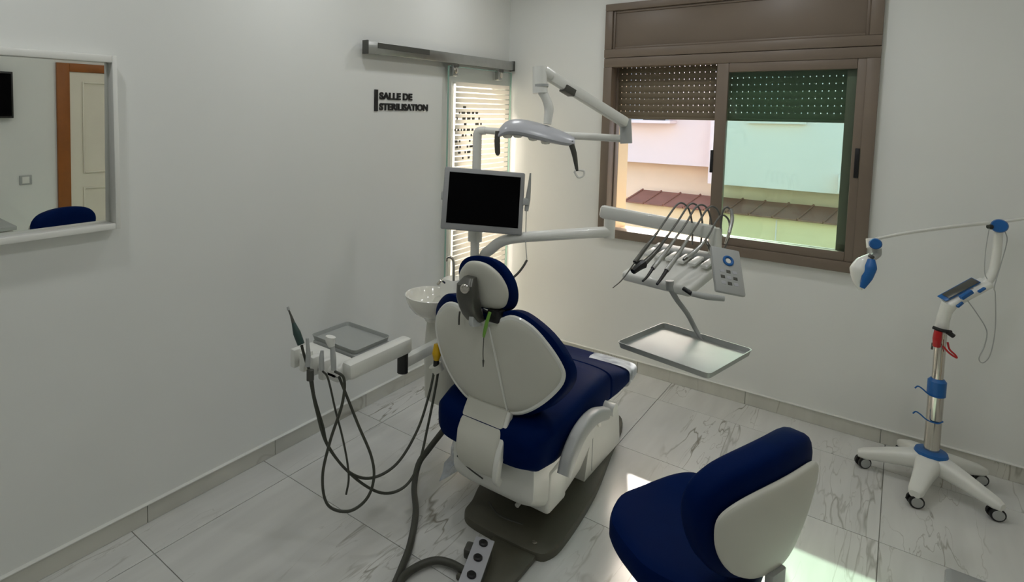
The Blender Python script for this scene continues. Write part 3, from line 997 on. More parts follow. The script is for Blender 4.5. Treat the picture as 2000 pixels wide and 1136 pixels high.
h = NB(); lathe(h, (UX, UY, 1.02), [(0.0225, 0), (0.036, 0.004), (0.036, 0.07), (0.0225, 0.075)]); build('pole_collar', h, M['white'], pole)
BC = Vector((.634, -1.69, .832))
h = NB()
lathe(h, BC, [(0.030, -.125), (0.036, -.112), (0.055, -.100), (0.085, -.082), (0.108, -.054), (0.122, -.022), (0.127, 0.0), (0.123, 0.003), (0.117, -.004), (0.108, -.03), (0.085, -.062), (0.05, -.078), (0.012, -.082)], seg=40)
build('spittoon_bowl', h, M['ceramic'], unit)
h = NB(); rings = []
for z, w, d, yy in ((.76, .05, .06, -1.55), (.86, .05, .055, -1.555), (.885, .04, .045, -1.555)):
    rings.append([Vector((.655 + a, yy + b, z)) for a, b in rrect(w, d, .03, 5)])
skin(h, rings); build('tap_base', h, M['white'], unit)
h = NB(); tube(h, [(0.7638, -1.7017, 0.9244), (0.7599, -1.6985, 0.9885), (0.7565, -1.6986, 1.0160), (0.7450, -1.7066, 1.0295), (0.7345, -1.7154, 1.0270), (0.7336, -1.7177, 1.0110)], 0.0065, 10); build('cup_tap', h, M['chrome'], unit)
h = NB(); tube(h, [(0.7441, -1.7441, 0.9203), (0.7448, -1.7680, 0.9349), (0.7454, -1.7944, 0.9247)], 0.006, 8); build('bowl_tap', h, M['chrome'], unit)
h = NB(); tube(h, [(0.8236, -1.8425, 0.4497), (0.8222, -1.8470, 0.4167), (0.8384, -1.8351, 0.4038), (0.8539, -1.8199, 0.4283), (0.8543, -1.8174, 0.4503)], 0.003, 6); build('drain_tube', h, M['grey'], unit)

# ------------------------------------------------------------------ monitor on the pole
TL, TR, BR, BL = Vector((0.5323, -1.4735, 1.4085)), Vector((0.8553, -1.2127, 1.3819)), Vector((0.8607, -1.2962, 1.0835)), Vector((0.5620, -1.5372, 1.1101))
mc = (TL + TR + BR + BL) / 4
ex = ((TR - TL) + (BR - BL)).normalized(); ey = ((TL - BL) + (TR - BR)); ey = (ey - ex * ey.dot(ex)).normalized(); ez = ex.cross(ey).normalized()
mw, mh = ((TR - TL).length + (BR - BL).length) / 2, ((TL - BL).length + (TR - BR).length) / 2
MB_ = basis(mc, ex, ey, ez)
mon = thing('monitor', tuple(mc), 'grey framed flat monitor with black screen mounted on the pole', 'monitor')
h = NB(); box(h, (-mw / 2, -mh / 2, -0.035), (mw / 2, mh / 2, 0.0), 0.008, MB_); cas = build('casing', h, M['bezel'], mon)
h = NB(); box(h, (-mw / 2 + .024, -mh / 2 + .032, -0.002), (mw / 2 - .022, mh / 2 - .024, 0.0012), 0, MB_); build('screen', h, M['screen'], mon)
h = NB(); box(h, (-.05, -.05, -0.075), (.05, .05, -0.034), 0.006, MB_); build('pole_bracket', h, M['grey'], mon)
h = NB(); box(h, (-mw / 2 - .008, -.01, -0.03), (-mw / 2 + .002, .03, -0.008), 0.003, MB_); build('side_button', h, M['grey'], cas)
ic = thing('intraoral_camera', (0.8679, -1.2335, 1.2648), 'slim grey intraoral camera in a holder on the monitor side', 'camera')
h = NB(); tube(h, [(0.8705, -1.2195, 1.3836), (0.8703, -1.2258, 1.3229), (0.8684, -1.2339, 1.2572), (0.8662, -1.2417, 1.1965)], [0.004, 0.008, 0.013, 0.010], 10); build('handpiece', h, M['grey'], ic)
h = NB(); obox(h, (0.8595, -1.2426, 1.2418), ex, ey, (.03, .03, .035), .005); build('holder', h, M['grey'], ic)
h = NB(); tube(h, [(0.8662, -1.2417, 1.1965), (0.8749, -1.2569, 1.1025), (0.8891, -1.2782, 1.0315), (0.9066, -1.2958, 0.9716)], 0.0022, 6); build('cable', h, M['grey'], ic)
h = NB(); tube(h, [(0.9069, -1.2961, 0.9666), (0.9049, -1.3260, 0.9417), (0.8926, -1.3520, 0.9120), (0.8762, -1.3805, 0.8898), (0.8626, -1.4048, 0.8873), (0.8489, -1.4528, 0.9072)], 0.0055, 8); build('cable_sleeve', h, M['dark'], ic)

# ------------------------------------------------------------------ operating light
lt = thing('operating_light', (UX, UY, 1.57), 'pale grey dental operating light on a jointed white arm', 'dental light')
J = Vector((1.3085, -1.1415, 1.5694))
h = NB(); tube(h, [(UX, UY, 1.54), (UX, UY, 1.568), (UX + .008, UY + .001, 1.585), tuple(Vector((UX, UY, 1.59)) * .94 + J * .06)], 0.021, 14)
tube(h, [tuple(Vector((UX, UY, 1.59)) * .95 + J * .05), tuple(J)], 0.0175, 14, smooth=False)
build('horizontal_arm', h, M['white'], lt)
h = NB(); ja, jb = Vector((1.3153, -1.1510, 1.5489)), Vector((1.3049, -1.1483, 1.6601))
cyl(h, ja, jb, 0.026, seg=20); build('elbow_joint', h, M['grey'], lt)
K = Vector((1.1354, -1.6179, 1.8425))
h = NB(); bar(h, Vector((1.3151, -1.1677, 1.6419)), Vector((1.1426, -1.5868, 1.8358)), .038, .048, .012); sa = build('spring_arm', h, M['white'], lt)
mid = Vector((1.1868, -1.4985, 1.7757)); dr = (Vector((1.3151, -1.1677, 1.6419)) - Vector((1.1426, -1.5868, 1.8358))).normalized()
h = NB(); obox(h, mid, dr, (0, 0, 1), (.055, .040, .030), .002); build('arm_badge', h, M['dark'], sa)
h = NB(); cyl(h, (1.1208, -1.6272, 1.8694), (1.1290, -1.6313, 1.7610), .028, .030, 20); cyl(h, (1.1346, -1.6173, 1.8550), (1.1572, -1.5881, 1.8332), .022, seg=16); build('head_joint', h, M['white'], lt)
h = NB(); cyl(h, (1.1284, -1.6282, 1.7965), (1.1291, -1.6287, 1.7860), .0315, seg=20); build('joint_ring', h, M['grey'], lt)
h = NB(); tube(h, [(1.1333, -1.6269, 1.7694), (1.1480, -1.6177, 1.7405), (1.1603, -1.6119, 1.6990), (1.1592, -1.6190, 1.6364)], [.023, .022, .024, .020], 12, flat=.8); build('head_yoke', h, M['white'], lt)
# lamp head: a shallow arched body along its long axis
LP = [(1.0047, -1.7494, 1.5915), (1.0291, -1.7270, 1.6171), (1.0677, -1.6950, 1.6220), (1.1219, -1.6649, 1.6108), (1.1759, -1.6353, 1.5955), (1.2263, -1.6087, 1.5802), (1.2666, -1.5899, 1.5691)]
hd = catmull(LP, 5); n = len(hd); rings = []
fw = Vector((-.45, .85, .25)).normalized()
for i in range(n):
    f_ = i / (n - 1)
    w = (math.sin(math.pi * min(1, max(0, f_ * .92 + .04))) ** 0.5)
    up = Vector((0, 0, 1))
    a_, b_ = .026 * w + .004, .062 * w + .008
    rings.append([hd[i] + up * math.sin(2 * math.pi * k / 16) * a_ + fw * math.cos(2 * math.pi * k / 16) * b_ for k in range(16)])
h = NB(); skin(h, rings); head = build('lamp_head', h, M['lampgrey'], lt)
for px_, f_ in ((0, .22), (1, .36), (2, .5), (3, .64)):
    p = hd[int(f_ * (n - 1))] + Vector((0, 0, -.018)) - fw * .02
    h = NB(); lathe(h, p, [(0.020, 0), (0.020, -.012), (0.014, -.019), (0.004, -.021)]); build('led_lens', h, M['ceramic'], head)
h = NB(); tube(h, [(1.0146, -1.7660, 1.6047), (1.0154, -1.7692, 1.5654), (1.0199, -1.7703, 1.5179), (1.0223, -1.7696, 1.5055)], [.010, .012, .011, .004], 10); build('handle', h, M['dark'], lt)
h = NB(); tube(h, [(1.2625, -1.6190, 1.5697), (1.2763, -1.6122, 1.5252), (1.2853, -1.6093, 1.4806), (1.2902, -1.6081, 1.4522)], [.012, .011, .008, .006], 10); build('handle', h, M['dark'], lt)
h = NB(); tube(h, [(1.2808, -1.6159, 1.4520), (1.2949, -1.6067, 1.4279), (1.3103, -1.5935, 1.4343), (1.3107, -1.5913, 1.4526), (1.2947, -1.6040, 1.4564), (1.2822, -1.6145, 1.4541)], .004, 8); build('handle_ring', h, M['white'], lt)

# ------------------------------------------------------------------ doctor's instrument table
dv = thing('instrument_table', (1.52, -1.14, 1.0), 'white instrument table carried by a jointed arm in front of the window', 'instrument table')
J2 = Vector((1.186, -0.978, 1.10))
h = NB(); tube(h, [(.645, -1.31, .88), (.665, -1.295, .955), (0.7193, -1.3297, 0.9952), (0.7644, -1.3081, 1.0377), (0.8339, -1.2684, 1.0624), (0.9865, -1.1870, 1.0850), tuple(J2)], .027, 14); build('lower_arm', h, M['white'], dv)
h = NB(); cyl(h, J2 + Vector((0, 0, -.032)), J2 + Vector((0, 0, .115)), .027, seg=20); build('arm_joint', h, M['white'], dv)
h = NB(); bar(h, (1.1913, -1.1165, 1.2200), (1.6761, -1.0111, 1.1674), .045, .062, .016); build('upper_arm', h, M['white'], dv)
h = NB(); cyl(h, (1.6747, -1.0100, 1.1898), (1.6787, -1.0190, 1.0666), .026, seg=18); build('table_joint', h, M['white'], dv)
FL, FR_, RR_, RL = Vector((1.400, -1.254, .985)), Vector((1.687, -1.332, .985)), Vector((1.690, -1.003, 1.05)), Vector((1.360, -.961, 1.05))
tx = ((FR_ - FL) + (RR_ - RL)).normalized(); tb_ = ((FL - RL) + (FR_ - RR_)); tb_ = (tb_ - tx * tb_.dot(tx)).normalized(); tn = tb_.cross(tx).normalized()
if tn.z < 0:
    tn = -tn
tc_ = (FL + FR_ + RR_ + RL) / 4
TB = basis(tc_, tx, tb_, tn)
h = NB(); box(h, (-.155, -.155, -.045), (.155, .155, .0), .014, TB, 3); tbody = build('table_body', h, M['white'], dv)
h = NB(); box(h, (-.150, -.165, -.005), (.150, -.105, .030), .010, TB, 3); build('holder_rail', h, M['grey'], dv)
for i, px_ in enumerate((-.130, -.078, -.026, .026, .078, .130)):
    h = NB(); box(h, (px_ - .017, -.135, .010), (px_ + .017, -.020, .026), .007, TB, 2); build('holder_pad', h, M['white'], dv)
h = NB(); tube(h, [(1.6359, -1.3212, 0.9815), (1.6691, -1.3341, 0.9703)], .009, 10, smooth=False); hj = build('handle_joint', h, M['black'], dv)
h = NB(); tube(h, [(1.6691, -1.3341, 0.9703), (1.7198, -1.3065, 0.9621), (1.7762, -1.2738, 0.9581)], [.011, .013, .011], 12); build('table_handle', h, M['grey'], dv)
# control panel
P0, P1, P2, P3 = Vector((1.7182, -1.1358, 1.1293)), Vector((1.8137, -1.0593, 1.1162)), Vector((1.8139, -1.2165, 0.9650)), Vector((1.7215, -1.2888, 0.9959))
cx2 = ((P1 - P0) + (P2 - P3)).normalized(); cy2 = ((P0 - P3) + (P1 - P2)); cy2 = (cy2 - cx2 * cy2.dot(cx2)).normalized(); cz2 = cx2.cross(cy2)
CB = basis((P0 + P1 + P2 + P3) / 4, cx2, cy2, cz2)
cw, ch = (P1 - P0).length / 2, (P0 - P3).length / 2
h = NB(); box(h, (-cw, -ch, -.02), (cw, ch, 0), .008, CB); cp = build('control_panel', h, M['grey'], dv)
h = NB()
rg = [CB @ Vector((.004 + .018 * math.cos(a), .042 + .018 * math.sin(a), .001)) for a in [2 * math.pi * k / 24 for k in range(25)]]
tube(h, rg, .0055, 8, smooth=False); build('dial_ring', h, M['blue'], cp)
h = NB(); lathe(h, CB @ Vector((.004, .042, 0)), [(0.011, 0), (0.011, 0.002)], cz2); build('dial_centre', h, M['white'], cp)
for r_ in range(3):
    for c_ in range(3):
        h = NB(); box(h, (-.036 + c_ * .026, -.066 + r_ * .026, -.001), (-.018 + c_ * .026, -.052 + r_ * .026, .0012), .001, CB, 1); build('panel_button', h, M['mount'] if (r_ + c_) % 2 else M['lampgrey'], cp)
h = NB(); bar(h, (1.6558, -1.0947, 1.1436), (1.7341, -1.1559, 1.0576), .012, .012, .003); build('panel_stem', h, M['mount'], dv)
# arm to the lower tray
TC = Vector((1.668, -1.395, .757))
t1x = Vector((.36, -.074, 0)).normalized(); t1y = Vector((t1x.y * -1, t1x.x, 0))
far = TC + t1y * .178
h = NB(); tube(h, [(1.5747, -1.2947, 0.9696), (1.5981, -1.2682, 0.9139), (1.6320, -1.2336, 0.8538), (1.6580, -1.2057, 0.7909), tuple(far + Vector((-.005, -.005, -.012)))], [.016, .014, .013, .012], 12, flat=.7); build('tray_arm', h, M['grey'], dv)
h = NB(); cyl(h, (1.5731, -1.2934, 0.9950), (1.5771, -1.2940, 0.9569), .016, seg=14); build('tray_swivel', h, M['grey'], dv)

def make_tray(name, c, ax, ay, hw, hd, label, lip=.016):
    t = thing(name, tuple(c), label, 'tray')
    B_ = basis(c, ax, ay, (0, 0, 1))
    h = NB()
    ol = rrect(hw, hd, .018, 4)
    k0 = 1 - .0045 / hw
    def ring(k, z, dz=0):
        return [B_ @ Vector((a * k, b * k, z)) for a, b in ol]
    skin(h, [ring(k0, -.004), ring(1.0, lip), ring(1.012, lip + .0015), ring(1.012, lip + .003), ring(.99, lip + .003), ring(k0 * .985, .0005)])
    build('tray_pan', h, M['traysteel'], t)
    return t
tr = make_tray('instrument_tray', TC, t1x, t1y, .183, .180, 'empty square steel tray hanging below the instrument table')

# handpieces in their holders; each has its own hose looping up behind it
def handpiece(label, hose_pts, body_pts, body_r, tip_pts, mats, tip_r=.003, hr=.0042):
    t = thing('handpiece', body_pts[0], label, 'handpiece', 'handpieces on the instrument table')
    h = NB(); tube(h, hose_pts, hr, 7); build('hose', h, M['whip'], t)
    h = NB(); tube(h, body_pts, body_r, 12); build('body', h, mats[0], t)
    h = NB(); tube(h, tip_pts, [tip_r * 1.6, tip_r], 8); build('tip', h, mats[1], t)
    return t
handpiece('dark handpiece with pointed tip, nearest the pole on the instrument table',
    [(1.5939, -1.0580, 1.1100), (1.5860, -1.0431, 1.1939), (1.5713, -1.0484, 1.2616), (1.5512, -1.0746, 1.2921), (1.5364, -1.1130, 1.2880), (1.5174, -1.1857, 1.2338), (1.5014, -1.2694, 1.1748)],
    [(1.5043, -1.2663, 1.1813), (1.4890, -1.3483, 1.1334), (1.4736, -1.4307, 1.0815)], [.005, .008, .009],
    [(1.4736, -1.4307, 1.0815), (1.4568, -1.5147, 1.0261), (1.4398, -1.5699, 0.9997)], (M['mount'], M['mount']), .0018)
handpiece('handpiece with thick black round end, second from the pole side',
    [(1.6225, -1.0355, 1.1015), (1.6212, -1.0144, 1.1946), (1.6083, -1.0181, 1.2624), (1.5899, -1.0432, 1.2907), (1.5750, -1.0819, 1.2843), (1.5558, -1.1554, 1.2235), (1.5388, -1.2396, 1.1669)],
    [(1.5403, -1.2380, 1.1712), (1.5199, -1.3252, 1.1127), (1.4999, -1.4100, 1.0737)], [.005, .009, .012],
    [(1.4998, -1.4099, 1.0758), (1.4910, -1.4374, 1.0669), (1.4797, -1.4675, 1.0519)], (M['mount'], M['black']), .012)
handpiece('slim grey handpiece, third from the pole side of the instrument table',
    [(1.6535, -1.0237, 1.0953), (1.6560, -0.9998, 1.1858), (1.6409, -1.0047, 1.2600), (1.6208, -1.0312, 1.2882), (1.6025, -1.0731, 1.2773), (1.5865, -1.1440, 1.2170), (1.5705, -1.2268, 1.1652)],
    [(1.5721, -1.2254, 1.1673), (1.5470, -1.3174, 1.0986), (1.5315, -1.3858, 1.0577)], [.005, .009, .009],
    [(1.5315, -1.3858, 1.0577), (1.5255, -1.4321, 1.0323), (1.5172, -1.4598, 1.0177)], (M['steel'], M['black']), .004)
handpiece('slim grey handpiece, fourth from the pole side of the instrument table',
    [(1.6808, -1.0150, 1.0890), (1.6905, -0.9854, 1.1770), (1.6789, -0.9873, 1.2533), (1.6603, -1.0124, 1.2837), (1.6437, -1.0531, 1.2708), (1.6269, -1.1241, 1.2152), (1.6150, -1.2032, 1.1680)],
    [(1.6165, -1.2016, 1.1724), (1.5957, -1.2903, 1.1019), (1.5785, -1.3609, 1.0529)], [.005, .009, .010],
    [(1.5785, -1.3609, 1.0529), (1.5704, -1.3960, 1.0270), (1.5638, -1.4292, 1.0078)], (M['steel'], M['black']), .005)
handpiece('short handpiece resting on the pad, fifth from the pole side of the instrument table',
    [(1.7077, -1.0062, 1.0873), (1.7220, -0.9747, 1.1571), (1.7182, -0.9716, 1.2198), (1.6980, -0.9982, 1.2480), (1.6856, -1.0488, 1.2305), (1.6749, -1.1143, 1.1806), (1.6672, -1.1754, 1.1497)],
    [(1.6686, -1.1739, 1.1540), (1.6506, -1.2306, 1.1218), (1.6309, -1.2875, 1.1010)], [.005, .009, .008],
    [(1.6309, -1.2875, 1.1010), (1.6261, -1.3050, 1.0949)], (M['steel'], M['mount']), .005)
handpiece('steel air and water syringe looping up nearest the control panel',
    [(1.6858, -1.0513, 1.0736), (1.6943, -1.0268, 1.1204), (1.6961, -1.0169, 1.2050), (1.6992, -1.0082, 1.2674), (1.7119, -0.9960, 1.2855), (1.7287, -0.9964, 1.2740)],
    [(1.7284, -0.9962, 1.2784), (1.7367, -1.0066, 1.2359), (1.7345, -1.0399, 1.1801)], [.006, .008, .007],
    [(1.7345, -1.0399, 1.1801), (1.7281, -1.0751, 1.1382)], (M['steel'], M['chrome']), .004)

# ------------------------------------------------------------------ assistant's element at the left
asst = thing('assistant_element', (.70, -2.05, .70), 'white assistant instrument holder with tray on a swing arm', 'instrument holder')
h = NB()
rings = []
for y, zb, zt, hw in ((-2.36, .675, .705, .115), (-2.345, .660, .722, .128), (-2.30, .652, .735, .132), (-2.275, .655, .735, .130)):
    rings.append([Vector((.585 + a, y, (zb + zt) / 2 + b)) for a, b in rrect(hw, (zt - zb) / 2, .02, 4)])
skin(h, rings); hb = build('holder_block', h, M['white'], asst)
for x_ in (.490, .545, .600, .655):
    h = NB(); box(h, (x_ - .020, -2.385, .668), (x_ + .008, -2.335, .742), .006); build('holder_finger', h, M['white'], hb)
h = NB(); bar(h, (.728, -2.33, .706), (.742, -1.985, .716), .056, .066, .016); build('tray_beam', h, M['white'], asst)
h = NB(); box(h, (.46, -2.26, .715), (.71, -2.06, .738), .006); build('tray_support', h, M['grey'], asst)
h = NB(); cyl(h, (.738, -2.015, .60), (.738, -2.015, .69), .023, seg=18); build('swivel', h, M['black'], asst)
h = NB(); bar(h, (.733, -2.02, .637), (.662, -1.60, .60), .040, .050, .014); build('swing_arm', h, M['white'], asst)
make_tray('small_tray', Vector((.575, -2.155, .742)), Vector((1, 0, 0)), Vector((0, 1, 0)), .128, .103, 'small grey steel tray on the assistant instrument holder', .012)
GI = 'instruments in the assistant holder'
# instruments with their hoses: hang from the holder, loop to the floor and rise to the water unit
def asst_instr(name, label, cat, parts, hose, hr=.0055):
    t = thing(name, parts[0][1][0], label, cat, GI)
    for nm, pts, rad, m_ in parts:
        h = NB(); tube(h, pts, rad, 12); build(nm, h, m_, t)
    h = NB(); tube(h, hose, hr, 8, res=8); build('hose', h, M['tubing'], t)
    return t
asst_instr('curing_light', 'slim dark green curing light pointing up beside the wall', 'curing light',
    [('body', [(0.6000, -2.4356, 0.8094), (0.5818, -2.4401, 0.8490), (0.5653, -2.4435, 0.8851)], [.014, .015, .007], M['teal']),
     ('light_guide', [(0.5653, -2.4435, 0.8851), (0.5561, -2.4481, 0.9136), (0.5473, -2.4530, 0.9363)], [.007, .004, .003], M['mount']),
     ('guide_tip', [(0.5491, -2.4520, 0.9326), (0.5454, -2.4539, 0.9439)], [.006, .005], M['grey'])],
    [(0.6018, -2.4346, 0.8056), (0.6113, -2.4255, 0.7543), (0.6256, -2.4079, 0.6836), (0.6391, -2.4045, 0.6072), (0.6693, -2.3903, 0.5025), (0.6902, -2.3808, 0.4264), (0.7332, -2.3181, 0.3137), (0.7693, -2.2294, 0.2589), (0.8051, -2.1204, 0.2803), (0.8238, -2.0174, 0.3815), (0.8224, -1.9416, 0.5044), (0.8174, -1.8965, 0.6090)])
asst_instr('suction_tip', 'slim grey saliva ejector in the middle slot of the assistant holder', 'suction tip',
    [('body', [(0.6317, -2.4304, 0.7324), (0.6303, -2.4268, 0.7797), (0.6240, -2.4264, 0.8364)], [.010, .009, .006], M['grey']),
     ('coupling', [(0.6384, -2.4237, 0.6792), (0.6361, -2.4219, 0.7171)], [.014, .014], M['dark'])],
    [(0.6384, -2.4237, 0.6792), (0.6554, -2.4084, 0.5646), (0.6887, -2.3820, 0.4263), (0.7425, -2.3001, 0.2884), (0.7971, -2.2001, 0.1956), (0.8343, -2.1057, 0.1893), (0.8489, -2.0351, 0.2580), (0.8387, -1.9659, 0.3872), (0.8292, -1.9090, 0.5167), (0.8295, -1.8872, 0.6028)])
asst_instr('air_syringe', 'grey air syringe standing in the third slot of the assistant holder', 'syringe',
    [('body', [(0.6810, -2.4039, 0.7243), (0.6771, -2.4030, 0.7657), (0.6730, -2.3971, 0.7938)], [.009, .010, .006], M['grey'])],
    [(0.6827, -2.4029, 0.7206), (0.6970, -2.3880, 0.6885), (0.7172, -2.3703, 0.5707), (0.7350, -2.3527, 0.4709), (0.7487, -2.3387, 0.3701), (0.7572, -2.3384, 0.3032), (0.7532, -2.3474, 0.2457)], .004)
asst_instr('high_volume_suction', 'wide suction handle with a white flat cap in the last slot of the assistant holder', 'suction handle',
    [('body', [(0.7183, -2.3797, 0.7272), (0.7143, -2.3789, 0.7685), (0.7049, -2.3756, 0.8134)], [.010, .011, .009], M['grey']),
     ('cap', [(0.7035, -2.3769, 0.8115), (0.6978, -2.3793, 0.8340), (0.6985, -2.3775, 0.8472)], [.012, .018, .019], M['white'])],
    [(0.7199, -2.3787, 0.7235), (0.7495, -2.3576, 0.6940), (0.7493, -2.3671, 0.6000), (0.7310, -2.4076, 0.4734), (0.7244, -2.4383, 0.3483), (0.7451, -2.4316, 0.2462), (0.7974, -2.3789, 0.2164), (0.8323, -2.3215, 0.2474), (0.8431, -2.2928, 0.3171), (0.8306, -2.2946, 0.4022), (0.7869, -2.3190, 0.5152), (0.7517, -2.3383, 0.6094), (0.7272, -2.3624, 0.6986)])
yb = thing('yellow_clip', (0.8175, -1.8910, 0.6629), 'small yellow clip on the side of the water unit', 'clip')
h = NB(); tube(h, [(0.8168, -1.8877, 0.7017), (0.8192, -1.8897, 0.6629), (0.8192, -1.8924, 0.6349)], [.012, .020, .012], 12); build('clip_body', h, M['yellow'], yb)
h = NB(); tube(h, [(0.8191, -1.8923, 0.6371), (0.8206, -1.8936, 0.6112)], [.012, .014], 10); build('clip_foot', h, M['black'], yb)
h = NB(); tube(h, [(0.8111, -1.8884, 0.6112), (0.8228, -1.8815, 0.5854)], .030, 12, smooth=False); build('hose_socket', h, M['shell'], yb)

# ------------------------------------------------------------------ foot control and floor hose
fc = thing('foot_control', (1.1497, -2.0403, 0.0000), 'steel foot control plate with three black round buttons', 'foot control')
A, B = Vector((1.1606, -2.0149, 0.0780)), Vector((1.2391, -2.2604, 0.0620))
dr = (B - A).normalized(); wd = Vector((0, 0, 1)).cross(dr).normalized()
h = NB(); obox(h, (A + B) / 2, dr, (0, 0, 1), ((B - A).length, .072, .006), .002); pl = build('pedal_plate', h, M['lampgrey'], fc)
for a, b in ((942, 1064), (931, 1094), (919, 1129)):
    pass
for f_ in (.11, .39, .70):
    p = A + (B - A) * f_
    h = NB(); lathe(h, p + Vector((0, 0, .003)), [(0.0165, 0), (0.0165, .006), (0.012, .010), (0.003, .0105)]); build('pedal_button', h, M['black'], pl)
C0 = (A + B) / 2 + wd * .0; C0.z = 0
h = NB(); obox(h, Vector((C0.x, C0.y, .033)) - wd * -.0, Vector((dr.x, dr.y, 0)), (0, 0, 1), ((B - A).length * .94, .060, .064), .008); build('pedal_base', h, M['dark'], fc)
h = NB(); obox(h, Vector((A.x, A.y, .040)) + dr * .03 + wd * -.045 * (1 if wd.x > 0 else -1), Vector((dr.x, dr.y, 0)), (0, 0, 1), (.055, .05, .04), .01); build('cable_housing', h, M['dark'], fc)

fh = thing('floor_hose', (0.7513, -1.9382, 0.0000), 'thick grey corrugated hose running over the floor from the chair', 'hose')
h = NB(); tube(h, [(0.7519, -1.6872, 0.2600), (0.7167, -1.7092, 0.2000), (0.6710, -1.7409, 0.1200), (0.6479, -1.7863, 0.0600), (0.7015, -1.8825, 0.0200), (0.8099, -2.0021, 0.0150), (0.9075, -2.1505, 0.0150), (0.9599, -2.2589, 0.0150), (1.0044, -2.3592, 0.0150), (1.0582, -2.4520, 0.0150)], .0135, 10, res=8)
build('supply_hose', h, M['hose'], fh)
h = NB(); tube(h, [(1.0537, -2.4037, 0.0160), (1.0000, -2.3079, 0.0180), (1.0069, -2.2303, 0.0200), (1.0401, -2.1663, 0.0220), (1.0924, -2.1415, 0.0240), (1.1509, -2.1431, 0.0300), (1.1837, -2.1421, 0.0350)], .0135, 10, res=8)
build('pedal_hose', h, M['hose'], fh)

# ------------------------------------------------------------------ dentist's stool
SX, SY, SZ = 1.925, -2.17, .555
st = thing('dentist_stool', (SX, SY, 0), 'navy blue dentist stool with white backed curved backrest', 'stool')
ang = math.radians(-20)
nx = Vector((math.cos(ang), math.sin(ang), 0))            # outwards through the backrest
ly = Vector((-nx.y, nx.x, 0))
def fseat(s, t, hh):
    dip = 0.010 * ((s - SX) ** 2 + (t - SY) ** 2) / .05 - .008
    return Vector((s, t, SZ + hh + (dip if hh > 0.02 else 0)))
SO = [(1.885, -1.925), (1.84, -1.933), (1.797, -1.985), (1.75, -2.085), (1.716, -2.18), (1.727, -2.28), (1.755, -2.33), (1.81, -2.38), (1.877, -2.42), (1.97, -2.415), (2.055, -2.35), (2.085, -2.22), (2.07, -2.08), (2.00, -1.96)]
h = NB(); pillow(h, sm(SO), fseat, .040, .045, c=(1.91, -2.17), pf=9, pb=10, rim=.035); build('seat', h, M['navy'], st)
h = NB(); lathe(h, (SX, SY, SZ - .075), [(0.09, 0), (0.12, .012), (0.12, .035)]); build('seat_plate', h, M['dark'], st)
BK = Vector((2.112, -2.292, 0))
def fsb(s, t, hh):
    # s across, t height, hh outwards (away from the sitter); bent round the sitter
    r = .80
    a = s / r
    p = BK + ly * (math.sin(a) * (r + hh)) + nx * ((math.cos(a) - 1) * (r + hh) + .015 + hh + .10 * (t - .80))
    return Vector((p.x, p.y, t - .10 * hh))
SB = [(0, .868), (.09, .864), (.15, .852), (.188, .828), (.188, .785), (.16, .728), (.124, .682), (.085, .645), (.035, .628), (-.025, .630), (-.09, .645), (-.15, .680), (-.190, .730), (-.208, .782), (-.204, .825), (-.16, .850), (-.09, .864)]
BO = [(0, .912), (.10, .908), (.175, .896), (.228, .872), (.258, .832), (.256, .785), (.222, .72), (.172, .664), (.10, .618), (.035, .603), (-.03, .603), (-.105, .620), (-.17, .660), (-.215, .72), (-.240, .79), (-.232, .848), (-.178, .888), (-.10, .906)]
h = NB(); pillow(h, sm(BO), lambda s, t, hh: fsb(s, t, hh - .052), .045, .050, c=(0, .76), pf=6, pb=5, rim=.03); build('backrest_cushion', h, M['navy'], st)
h = NB(); pillow(h, sm(SB), lambda s, t, hh: fsb(s, t, hh), .016, .010, c=(0, .75), pf=4, pb=8, rim=.006); bs = build('backrest_shell', h, M['shell'], st)
h = NB(); ribbon(h, [fsb(0, .64, .012), fsb(0, .58, .014), fsb(0, .53, -.01), tuple(Vector((SX, SY, .475)) + (BK - Vector((SX, SY, 0))) * .8), tuple(Vector((SX, SY, .468)) + (BK - Vector((SX, SY, 0))) * .2)], .018, .06, ly); build('back_bracket', h, M['grey'], st)
h = NB(); cyl(h, fsb(0.01, .535, .0), fsb(0.01, .535, .045), .022, .019, 16); build('back_knob', h, M['black'], st)
h = NB(); cyl(h, (SX, SY, .08), (SX, SY, .30), .027, seg=20); cyl(h, (SX, SY, .28), (SX, SY, SZ - .07), .018, seg=18); build('gas_lift', h, M['chrome'], st)
h = NB(); lathe(h, (SX, SY, .07), [(0.03, 0), (0.045, .01), (0.045, .05), (0.03, .07)]); build('base_hub', h, M['chrome'], st)
def castor(parent, p, yaw, r, wheel_m, name='castor'):
    """twin wheel castor standing on the floor at p (x, y)"""
    d = Vector((math.cos(yaw), math.sin(yaw), 0)); a = Vector((-d.y, d.x, 0))
    c = Vector((p[0], p[1], r))
    h = NB()
    for sgn in (-1, 1):
        q = c + a * sgn * r * .22
        lathe(h, q, [(r * .80, 0), (r, r * .08), (r, r * .40), (r * .84, r * .52)], a * sgn, 20)
    root = build(name, h, M['black'], parent)
    for sgn in (-1, 1):
        h = NB(); lathe(h, c + a * sgn * r * .72, [(r * .78, 0), (r * .74, r * .06), (r * .2, r * .10)], a * sgn, 18)
        build('wheel_cap', h, wheel_m, root)
    h = NB(); cyl(h, c + Vector((0, 0, r * .2)), c + Vector((0, 0, r * 1.6)), r * .2, seg=10)
    rings = []
    tube(h, [c + d * r * 1.12, c + d * r * .8 + Vector((0, 0, r * .85)), c + Vector((0, 0, r * 1.22)), c - d * r * .7 + Vector((0, 0, r * .95))], r * .16, 8)
    build('castor_fork', h, M['black'], root)
    return root
